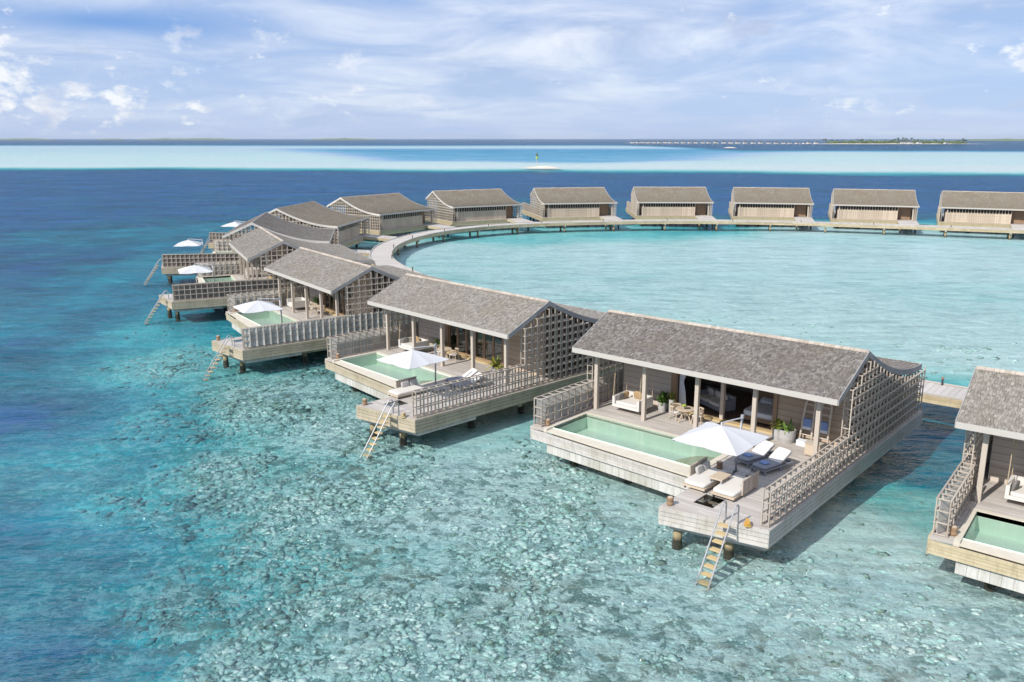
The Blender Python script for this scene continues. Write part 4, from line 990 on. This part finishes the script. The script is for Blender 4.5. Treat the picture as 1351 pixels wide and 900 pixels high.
cushion(1, 1.86, 1.62, .64, R(70), R(14), 'tan', 'olive tan cushion beside the grey one on the open-fronted villa\'s swing sofa')
cushion(1, 2.42, 1.86, .68, R(6), R(18), 'tan', 'tan cushion standing mid-back on the swing sofa of the open-fronted villa', .46)
cushion(2, 1.86, 1.28, .64, R(75), R(12), 'greyc', 'grey cushion on the swing sofa of the glass-doored villa')
cushion(2, 2.2, 1.86, .66, R(6), R(18), 'tan', 'tan cushion on the swing sofa of the glass-doored villa', .46)
cushion(0, 1.86, 1.28, .64, R(75), R(12), 'greyc', 'grey cushion on the swing sofa at the right photo edge')
cushion(0, 2.4, 1.86, .66, R(6), R(18), 'tan', 'tan cushion on the swing sofa at the right photo edge', .46)

# dining table and chairs
def make_table(k, x, y):
    o = put('dining_table', k, x, y)
    t = MB(); t.lathe([(.40, .58), (.42, .60), (.42, .625), (.40, .635)], n=24); t.build('table_top', 'teak', o)
    for a in range(3):
        l = MB(); c_, s_ = math.cos(a * 2.09), math.sin(a * 2.09); l.bar((c_ * .06, s_ * .06, .58), (c_ * .32, s_ * .32, 0), .045); l.build('leg', 'teak', o)
    return o
def make_chair(k, x, y, rz):
    o = put('dining_chair', k, x, y, 0, rz)
    s_ = MB(); s_.soft((0, 0, .36), (.44, .44, .07), p=6); s_.build('seat', 'cushion', o, smooth=True)
    for xx in (-.2, .2):
        for yy in (-.19, .19): l = MB(); l.bar((xx * .92, yy * .92, .335), (xx * 1.12, yy * 1.12, 0), .035); l.build('leg', 'teak', o)
    b = MB(); pts = [(.25 * math.sin(a), .25 * math.cos(a)) for a in [R(q) for q in range(-110, 111, 20)]]
    for (xa, ya), (xb, yb_) in zip(pts, pts[1:]):
        b.hexa([(xa, ya, .62), (xb, yb_, .62), (xb * 1.12, yb_ * 1.12, .62), (xa * 1.12, ya * 1.12, .62)][::-1], [(xa, ya, .67), (xb, yb_, .67), (xb * 1.12, yb_ * 1.12, .67), (xa * 1.12, ya * 1.12, .67)][::-1])
        b.bar(((xa + xb) / 2, (ya + yb_) / 2, .37), ((xa + xb) / 2 * 1.06, (ya + yb_) / 2 * 1.06, .62), .028)
    b.build('backrest', 'teak', o); return o
tb = make_table(1, 4.95, 1.75); ch = make_chair(1, 4.42, 1.85, R(80))
GT, GC = 'round dining tables under the eaves', 'dining chairs round the terrace tables'
tag(tb, 'small round teak table under the eave of the open-fronted villa', 'table', GT)
tag(ch, 'teak chair on the planter side of the open-fronted villa\'s round table', 'chair', GC)
tag(again(ch, 1, 5.42, 2.0, 0, R(-70)), 'teak chair between the round table and the open doorway', 'chair', GC)
tag(again(tb, 2, 4.95, 1.75), 'round teak table in front of the closed glass doors', 'table', GT)
tag(again(ch, 2, 4.42, 1.85, 0, R(80)), 'teak chair left of the round table by the closed glass doors', 'chair', GC)
tag(again(ch, 2, 5.5, 2.0, 0, R(-70)), 'teak chair right of the round table by the closed glass doors', 'chair', GC)
tag(again(tb, 3, 4.95, 1.75), 'round teak table on the terrace behind the slanted-board railing', 'table', GT)
tag(again(ch, 3, 4.42, 1.85, 0, R(80)), 'teak chair nearest the swing sofa behind the slanted-board railing', 'chair', GC)
tag(again(ch, 3, 5.42, 2.0, 0, R(-70)), 'teak chair on the gable side behind the slanted-board railing', 'chair', GC)
b = MB(); b.soft((0, 0, .05), (.22, .16, .10), p=2); o = b.build('fruit_bowl', 'lime', smooth=True); o.location = W(1, 4.78, 1.95, .635); o.rotation_euler = (0, 0, .3)
tag(o, 'lime green fruit bowl on the round table of the open-fronted villa', 'bowl')
b = MB(); b.box(-.13, .13, -.09, .09, 0, .025); o = b.build('dark_tray', 'dmetal'); o.location = W(1, 5.02, 1.78, .637); tag(o, 'small dark tray on the round table of the open-fronted villa', 'tray')

# planters
def leaves(mb, n, r0, h0, ln, wd, spread, seed, z0):
    rs = random.Random(seed)
    for i in range(n):
        a = rs.uniform(0, 6.283); e = rs.uniform(.25, 1.35); l = ln * rs.uniform(.6, 1.1); w_ = wd * rs.uniform(.7, 1.2)
        b0 = Vector((r0 * rs.random() * math.cos(a), r0 * rs.random() * math.sin(a), z0 + h0 * rs.random()))
        d = Vector((math.cos(a) * math.cos(e) * spread, math.sin(a) * math.cos(e) * spread, math.sin(e)))
        sd = Vector((-math.sin(a), math.cos(a), 0)); pts = []
        for j in range(5):
            t_ = j / 4; p = b0 + d * l * t_ + Vector((0, 0, -.55 * l * t_ * t_ * math.cos(e))); ww = w_ * (math.sin(math.pi * (t_ * .92 + .06))) / 2
            pts.append((p - sd * ww, p + sd * ww))
        o = len(mb.v)
        for p, q in pts: mb.v += [tuple(p), tuple(q)]
        for j in range(4): mb.f.append((o + 2 * j, o + 2 * j + 1, o + 2 * j + 3, o + 2 * j + 2))
def make_planter(k, x, y, r, h, n, ln, wd, lm, lab, seed, h0=.25, spread=1.0):
    o = put('planter', k, x, y)
    p = MB(); p.lathe([(r * .86, 0), (r, h * .35), (r * 1.02, h), (r * .9, h), (r * .88, h - .06)], n=24); p.build('pot', 'concrete', o, smooth=False)
    s_ = MB(); s_.lathe([(r * .86, h - .055), (.001, h - .045)], n=16); s_.build('soil', 'dmetal', o)
    l = MB(); leaves(l, n, r * .7, h0, ln, wd, spread, seed, h - .05); l.build('foliage', lm, o); tag(o, lab, 'planter', 'potted plants on the terraces'); return o
make_planter(1, 3.35, 2.5, .21, .42, 110, .34, .12, 'leaf', 'concrete pot with a round leafy shrub between swing sofa and round table', 1, .38)
make_planter(1, 3.78, 2.55, .13, .62, 46, .30, .07, 'yleaf', 'slim pot of yellow leaves against the brown door jamb', 2, .3)
pb = make_planter(1, 9.38, 2.35, .35, .54, 22, .62, .10, 'leaf', 'largest round concrete pot with sword-leaved plant by the timber wall', 3, .1, .7)
make_planter(1, 8.93, 2.42, .20, .46, 60, .36, .09, 'yleaf', 'smaller grey pot of yellow and red leaves beside the largest pot', 4, .3)
o = make_planter(2, 3.45, 2.5, .19, .38, 50, .62, .08, 'leaf', 'pot with a spiky plant behind the swing sofa of the glass-doored villa', 5, .3)
make_planter(2, 9.0, 2.0, .21, .34, 60, .6, .1, 'yleaf', 'yellow-green spiky plant in a pot beside the last glass door', 6, .2)
make_planter(3, 3.45, 2.5, .19, .38, 50, .8, .08, 'leaf', 'tall spiky plant in a pot behind the slanted-board railing', 7, .3)

# towel ladders leaning on the wall
def make_rack(k, x):
    o = put('towel_rack', k, x, 2.62)
    f = MB(); pts = [(-.25, 0, .0), (-.22, .12, .8)] + [(-.2 * math.cos(a), .30 + .06 * math.sin(a), 1.62 + .2 * math.sin(a)) for a in [math.pi * i / 10 for i in range(11)]] + [(.22, .12, .8), (.25, 0, .0)]
    f.tube(pts, .045, 8); f.build('frame', 'pale_teak', o, smooth=True)
    for z in (.35, .65, 1.0, 1.3, 1.6):
        r_ = MB(); r_.bar((-.22, .03 + z * .155, z), (.22, .03 + z * .155, z), .03); r_.build('rung', 'pale_teak', o)
    return o
rk = make_rack(1, 10.05); rk2 = again(rk, 1, 10.72, 2.62)
GR = 'arched towel racks leaning on the wall'
tag(rk, 'arched wooden towel rack left of the last post of the open-fronted villa', 'towel rack', GR)
tag(rk2, 'arched wooden towel rack right behind the last post of the open-fronted villa', 'towel rack', GR)
def hung(k, x, lab):
    m = MB()
    m.box(-.17, .17, -.075, -.045, -.30, .01); m.box(-.17, .17, .035, .06, -.24, .01); m.box(-.17, .17, -.075, .06, .012, .035)
    o = m.build('hanging_towel', 'blue'); o.location = W(k, x, 2.775, 1.0); o.rotation_euler = (0, 0, VILLAS[k][2]); tag(o, lab, 'towel', 'blue towels hung on the racks')
    m2 = MB(); m2.box(-.175, .175, -.085, -.04, -.42, -.305); m2.build('white_border', 'linen', o)
hung(1, 10.05, 'blue and white towel hung on the left towel rack'); hung(1, 10.72, 'blue and white towel hung on the right towel rack')
def crate(k, x, y, lab):
    m = MB(); m.box(-.2, .2, -.3, .0, 0, .05)
    m.box(-.2, .2, -.3, .0, .05, .19); o = m.build('white_box', 'linen'); o.location = W(k, x, y, 0); o.rotation_euler = (0, 0, VILLAS[k][2]); tag(o, lab, 'box', 'white boxes at the feet of the racks')
    m = MB(); m.box(-.21, .21, -.31, .01, .192, .215); m.build('lid', 'linen', o)
crate(1, 10.05, 2.50, 'low white box at the foot of the left towel rack'); crate(1, 10.72, 2.50, 'low white box at the foot of the right towel rack')
m = empty('side_cabinet', W(1, 11.0, 1.45), VILLAS[1][2]); c = MB(); c.box(-.42, .42, -.17, .17, .04, .52); c.build('body', 'teak', m); c = MB(); c.box(-.45, .45, -.2, .2, .523, .56); c.build('top', 'pale_lattice', m)
for xx in (-.2, .2): c = MB(); c.box(xx - .19, xx + .19, -.19, -.173, .07, .5); c.build('door', 'teak', m)
tag(m, 'low pale wooden cabinet between the last post and the lattice railing', 'cabinet')

# wooden stump lanterns
def make_stump(k, x, y):
    o = put('stump_lantern', k, x, y); s_ = MB(); s_.lathe([(.10, 0), (.125, .06), (.105, .14), (.125, .25), (.11, .28)], n=14); s_.build('stump', 'stump', o)
    c = MB(); c.lathe([(.085, .282), (.085, .30), (.02, .305)], n=14); c.build('lid', 'teak', o); return o
st = make_stump(1, 9.02, -6.3); GW = 'stump lanterns on deck corners'
tag(st, 'wooden stump lantern on the outer deck corner left of the open-fronted villa\'s ladder', 'lantern', GW)
for k, x, y, lab in ((1, .68, -2.62, 'wooden stump lantern at the front end of the open-fronted villa\'s side screen'), (1, 8.72, -2.2, 'dark stump lantern on the pool corner beside the daybed'),
                     (2, 9.02, -6.3, 'wooden stump lantern on the outer deck corner by the glass-doored villa\'s ladder'), (2, .68, -2.62, 'stump lantern at the front end of the glass-doored villa\'s side screen'),
                     (3, 9.02, -6.3, 'wooden stump lantern on the deck tip left of the slanted-board railing'), (3, .68, -2.62, 'stump lantern at the far pool corner behind the slanted-board railing'), (0, .72, -2.62, 'wooden stump lantern beside the pool cut off by the right edge')):
    tag(again(st, k, x, y), lab, 'lantern', GW)
m = MB(); m.box(-.1, .1, -.1, .1, 0, .10); m.box(-.05, .05, -.14, .14, .10, .2); o = m.build('wooden_bracket', 'orange'); o.location = W(1, 11.75, -6.05, 0); o.rotation_euler = (0, 0, VILLAS[1][2] + .6)
tag(o, 'small yellow wooden bracket on the deck edge right of the ladder', 'bracket')
m = MB(); m.box(-.1, .1, -.1, .1, 0, .10); m.box(-.05, .05, -.14, .14, .10, .2); o = m.build('wooden_bracket', 'tread'); o.location = W(2, 11.75, -6.05, 0); o.rotation_euler = (0, 0, VILLAS[2][2] + .6)
tag(o, 'small wooden bracket on the deck edge of the glass-doored villa', 'bracket')

# the open room of the big villa: sofa, bed, curtain
def make_sofa(k, x, y, rz):
    o = put('sofa', k, x, y, .06, rz)
    f = MB(); f.box(-1.0, 1.0, -.42, .42, .1, .28); f.box(-1.0, 1.0, .28, .42, .28, .75); f.box(.86, 1.0, -.42, .28, .28, .6); f.box(-1.0, -.86, -.42, .28, .28, .6); f.build('frame', 'slate', o)
    for xx in (-.9, .9):
        for yy in (-.36, .36): l = MB(); l.box(xx - .03, xx + .03, yy - .03, yy + .03, 0, .1); l.build('leg', 'dmetal', o)
    c = MB(); c.soft((-.43, -.07, .35), (.84, .68, .16), p=7); c.soft((.43, -.07, .35), (.84, .68, .16), p=7); c.build('seat_cushion', 'cushion', o, smooth=True)
    for xx in (-.55, .0, .5): c = MB(); c.soft((xx, .2, .58), (.42, .14, .36), rx=.25, p=3); c.build('throw_pillow', 'cushion', o, smooth=True)
    return o
tag(make_sofa(1, 5.0, 4.35, R(-25)), 'grey sofa with pale pillows inside the open room beside the curtain', 'sofa')
def make_bed(k, x, y):
    o = put('bed', k, x, y, .06)
    f = MB(); f.box(-.8, .8, -1.0, 1.0, .05, .22); f.build('frame', 'brown', o)
    m_ = MB(); m_.soft((0, 0, .34), (1.6, 1.95, .26), p=10); m_.build('mattress', 'linen', o, smooth=True)
    h = MB(); h.box(-.95, .95, 1.0, 1.08, .05, .95); h.build('headboard', 'stump', o)
    for xx in (-.4, .4): p = MB(); p.soft((xx, .72, .54), (.62, .38, .2), rx=.3, p=4); p.build('pillow', 'linen', o, smooth=True)
    return o
tag(make_bed(1, 7.55, 4.55), 'white bed inside the open room behind the second doorway', 'bed')
m = MB(); nn = 14
for i in range(nn + 1):
    x = 3.78 + .42 * i / nn; yy = 3.2 + .035 * math.sin(i * 1.6)
    for z, pin in ((.1, 1), (.9, .8), (1.35, .55), (1.9, .9), (2.5, 1.15)): m.v.append((3.76 + (x - 3.76) * pin, yy, z))
for i in range(nn):
    for j in range(4): m.f.append((i * 5 + j, (i + 1) * 5 + j, (i + 1) * 5 + j + 1, i * 5 + j + 1))
o = m.build('curtain', 'linen', smooth=True); o.location = W(1, 0, 0); o.rotation_euler = (0, 0, VILLAS[1][2]); tag(o, 'pale grey curtain gathered at the left side of the open doorway', 'curtain')

# ------------------------------------------------------------------ far things: sandbanks, marker, island, bungalows, land on the horizon
def mound(name, cx, cy, rx, ry, h, mat, seed):
    rs = np.random.RandomState(seed); ph = rs.rand(5) * 6.28; m = MB(); nr, na = 7, 48
    for i in range(nr + 1):
        for j in range(na):
            a = 2 * math.pi * j / na; wob = 1 + .18 * math.sin(2 * a + ph[0]) + .1 * math.sin(3 * a + ph[1]) + .06 * math.sin(7 * a + ph[2]); q = i / nr
            m.v.append((cx + rx * q * wob * math.cos(a), cy + ry * q * wob * math.sin(a), ZW - .35 + (h + .35) * (1 - q ** 1.6) * (1 + .1 * math.sin(5 * a + i))))
    for i in range(nr):
        for j in range(na): m.f.append((i * na + j, (i + 1) * na + j, (i + 1) * na + (j + 1) % na, i * na + (j + 1) % na))
    o = m.build(name, mat, scale=1, smooth=True); o['kind'] = 'structure'; return o
mound('sandbank', 18, 500, 10.5, 8, 0.8, 'sand', 1)
mound('sandbank', 402, 1600, 14, 12, 1.2, 'sand', 4)
mk = empty('channel_marker', (14.5, 503, ZW - .4)); m = MB(); m.tube([(0, 0, 0), (0, 0, 6.2)], .16, 8); m.build('pole', 'pale_lattice', mk, scale=1)
m = MB(); m.lathe([(.75, 5.2), (.75, 6.1), (.3, 6.7)], n=10); m.build('lower_board', 'lime', mk, scale=1)
m = MB(); m.lathe([(.55, 6.8), (.6, 7.4), (.02, 9.0)], n=10); m.build('topmark', 'palm', mk, scale=1)
tag(mk, 'green topped channel marker pole standing by the near sandbank', 'marker')

isl = mound('island', 1235, 2790, 285, 75, 2.2, 'sand', 9)
rs = random.Random(21)
# undergrowth: one mass of leaf clumps
ug = MB()
def clump(mb, x, y, z, r, n=26, sq=.8):
    for i in range(n):
        a, e = rs.uniform(0, 6.283), rs.uniform(-.2, 1.5); q = r * rs.uniform(.45, 1.0)
        c = Vector((x + q * math.cos(a) * math.cos(e), y + q * math.sin(a) * math.cos(e), z + q * sq * math.sin(e)))
        u = Vector((rs.gauss(0, 1), rs.gauss(0, 1), rs.gauss(0, 1))).normalized(); v = u.orthogonal().normalized(); s_ = r * .33
        o = len(mb.v); mb.v += [tuple(c - u * s_), tuple(c + v * s_ * .7), tuple(c + u * s_), tuple(c - v * s_ * .7)]; mb.f.append((o, o + 1, o + 2, o + 3))
for i in range(210):
    a = rs.uniform(0, 6.283); q = math.sqrt(rs.random()) * .82; clump(ug, 1235 + 275 * q * math.cos(a), 2790 + 60 * q * math.sin(a), ZW + 2.2, rs.uniform(5, 10), 22)
tag(ug.build('undergrowth', 'bush', scale=1), 'green shrubs covering the distant island', 'shrubs', kind='stuff')
def make_palm():
    o = empty('palm_tree'); t_ = MB(); t_.tube([(0, 0, 0), (.4, 0, 6), (1.0, .1, 13)], [.45, .35, .28], 6); t_.build('trunk', 'trunk', o, scale=1)
    c = MB()
    for i in range(16):
        a = i * 2.4; e = .9 - i * .08; pts = []
        for j in range(5):
            t = j / 4; r_ = 5.2 * t; pts.append((Vector((1 + math.cos(a) * r_ * math.cos(e * .6), .1 + math.sin(a) * r_ * math.cos(e * .6), 13 + r_ * math.sin(e) - 3.0 * t * t)), 1.1 * math.sin(math.pi * (t * .85 + .12))))
        sd = Vector((-math.sin(a), math.cos(a), 0)); o0 = len(c.v)
        for p, w_ in pts: c.v += [tuple(p - sd * w_), tuple(p + sd * w_)]
        for j in range(4): c.f.append((o0 + 2 * j, o0 + 2 * j + 1, o0 + 2 * j + 3, o0 + 2 * j + 2))
    c.build('crown', 'palm', o, scale=1); return o
pm = make_palm()
for i in range(46):
    o = pm if i == 0 else copy_tree(pm)
    cl_ = rs.random()
    x = 1235 + (rs.gauss(30, 60) if cl_ < .35 else rs.uniform(-255, 265)); s_ = rs.uniform(.6, 1.05) * (1.2 if 1240 < x < 1300 else 1)
    o.location = (x, 2790 + rs.uniform(-45, 45), ZW + 1.2); o.scale = (s_, s_, s_ * rs.uniform(.85, 1.1)); o.rotation_euler = (0, 0, rs.uniform(0, 6.28))
    tag(o, 'small palm rising above the shrubs of the distant island', 'palm tree', 'palms on the distant island')
def make_bungalow():
    o = empty('stilt_bungalow'); b = MB(); b.box(-6.5, 6.5, -5, 5, .8, 5.0); b.build('wall', 'white_wall', o, scale=1)
    r_ = MB(); r_.add([(-6.6, -5.6, 4.9), (6.6, -5.6, 4.9), (6.6, 5.6, 4.9), (-6.6, 5.6, 4.9), (-3.0, 0, 9.0), (3.0, 0, 9.0)], [(0, 1, 5, 4), (1, 2, 5), (2, 3, 4, 5), (3, 0, 4), (3, 2, 1, 0)]); r_.build('roof', 'thatch', o, scale=1)
    s_ = MB()
    for x in (-5, 0, 5):
        for y in (-3.6, 3.6): s_.box(x - .3, x + .3, y - .3, y + .3, -3, 1.8)
    s_.build('stilts', 'trunk', o, scale=1); return o
bg = make_bungalow()
nb = 27
for i in range(nb):
    o = bg if i == 0 else copy_tree(bg)
    f = i / (nb - 1); x = 415 + (905 - 415) * f + rs.uniform(-2, 2); y = 3000 - 250 * f + 60 * math.sin(f * 5)
    s_ = .95 - .25 * max(0, f - .68) / .32 + rs.uniform(-.05, .05); o.location = (x, y, ZW); o.scale = (s_, s_, s_); o.rotation_euler = (0, 0, rs.uniform(-.2, .2) + .2)
    tag(o, 'dark roofed white bungalow in the distant row on stilts left of the island', 'bungalow', 'distant row of stilt bungalows')
jt = MB()
jt.hexa([(395, 3022, .0), (930, 2757, .0), (930, 2761, .0), (395, 3026, .0)], [(395, 3022, .5), (930, 2757, .5), (930, 2761, .5), (395, 3026, .5)])
for i in range(60):
    f = (i + .5) / 60; jt.box(395 + 535 * f - .4, 395 + 535 * f + .4, 3023 - 265 * f, 3025 - 265 * f, -4, .0)
tag(jt.build('far_jetty', 'grey_board', scale=1), 'thin distant jetty behind the row of stilt bungalows', 'jetty')
pv_ = None
for i, (x, y) in enumerate(((1225, 2722), (1248, 2724), (1275, 2722), (962, 2750), (940, 2752), (1365, 2735))):
    o = copy_tree(bg); o.name = 'beach_pavilion'; o.location = (x, y, ZW + .3); s_ = 1.05 if i < 3 else .85; o.scale = (s_, s_, s_ * .9); o.rotation_euler = (0, 0, .1 * i)
    lab = ['white beach pavilion at the left of three in the middle of the island shore', 'white beach pavilion in the centre of the three on the island shore', 'white beach pavilion at the right of three in the middle of the island shore',
           'pale pavilion off the left tip of the distant island', 'pale pavilion between the bungalow row and the island tip', 'lone dark roofed pavilion on the right half of the island shore'][i]
    tag(o, lab, 'pavilion', 'pavilions on the island shore')
bt = empty('white_boat', (930 - 40, 2700, ZW)); h = MB(); h.hexa([(-3.6, -1.2, -.4), (3.0, -1.2, -.4), (3.0, 1.2, -.4), (-3.6, 1.2, -.4)], [(-4, -1.6, 1.2), (5.2, -.3, 1.5), (5.2, .3, 1.5), (-4, 1.6, 1.2)]); h.build('hull', 'canvas', bt, scale=1)
h = MB(); h.hexa([(-2, -1, 1.2), (2, -1, 1.3), (2, 1, 1.3), (-2, 1, 1.2)], [(-1.8, -.9, 3.2), (1, -.9, 3.2), (1, .9, 3.2), (-1.8, .9, 3.2)]); h.build('cabin', 'canvas', bt, scale=1)
tag(bt, 'tiny white boat between the bungalow row and the distant island', 'boat')
def horizon_land(x0, x1, y, hmax, seed, lab):
    rs2 = np.random.RandomState(seed); m = MB(); n = 60
    xs = np.linspace(x0, x1, n); hs = hmax * (.45 + .55 * rs2.rand(n)) * np.sin(np.linspace(0.02, math.pi - .02, n)) ** .35
    hs = np.convolve(np.pad(hs, 1, 'edge'), [.25, .5, .25], 'valid')
    for x, h_ in zip(xs, hs): m.v += [(x, y - 60, ZW - 1), (x, y, ZW + h_), (x, y + 120, ZW - 1)]
    for i in range(n - 1):
        a = 3 * i; m.f += [(a, a + 3, a + 4, a + 1), (a + 1, a + 4, a + 5, a + 2)]
    o = m.build('distant_land', 'bush', scale=1, smooth=True); o['kind'] = 'structure'
horizon_land(-7200, -6300, 12000, 26, 1, ''); horizon_land(-5400, -3900, 12500, 30, 2, ''); horizon_land(-2900, -1950, 12500, 30, 3, ''); horizon_land(3650, 5200, 7000, 24, 4, ''); horizon_land(-6200, -5800, 13000, 22, 5, '')

# ------------------------------------------------------------------ air between here and the horizon
hz = MB(); hz.box(-15000, 15000, -400, 15000, ZW - 60, ZW + 60)
m = newmat('haze'); v = nd('ShaderNodeVolumePrincipled'); v.inputs['Color'].default_value = (0.80, 0.88, 1.0, 1); v.inputs['Density'].default_value = 3e-5; v.inputs['Anisotropy'].default_value = 0.2
o = nd('ShaderNodeOutputMaterial'); L.new(v.outputs[0], o.inputs['Volume'])
tag(hz.build('haze', m, scale=1), kind='stuff')
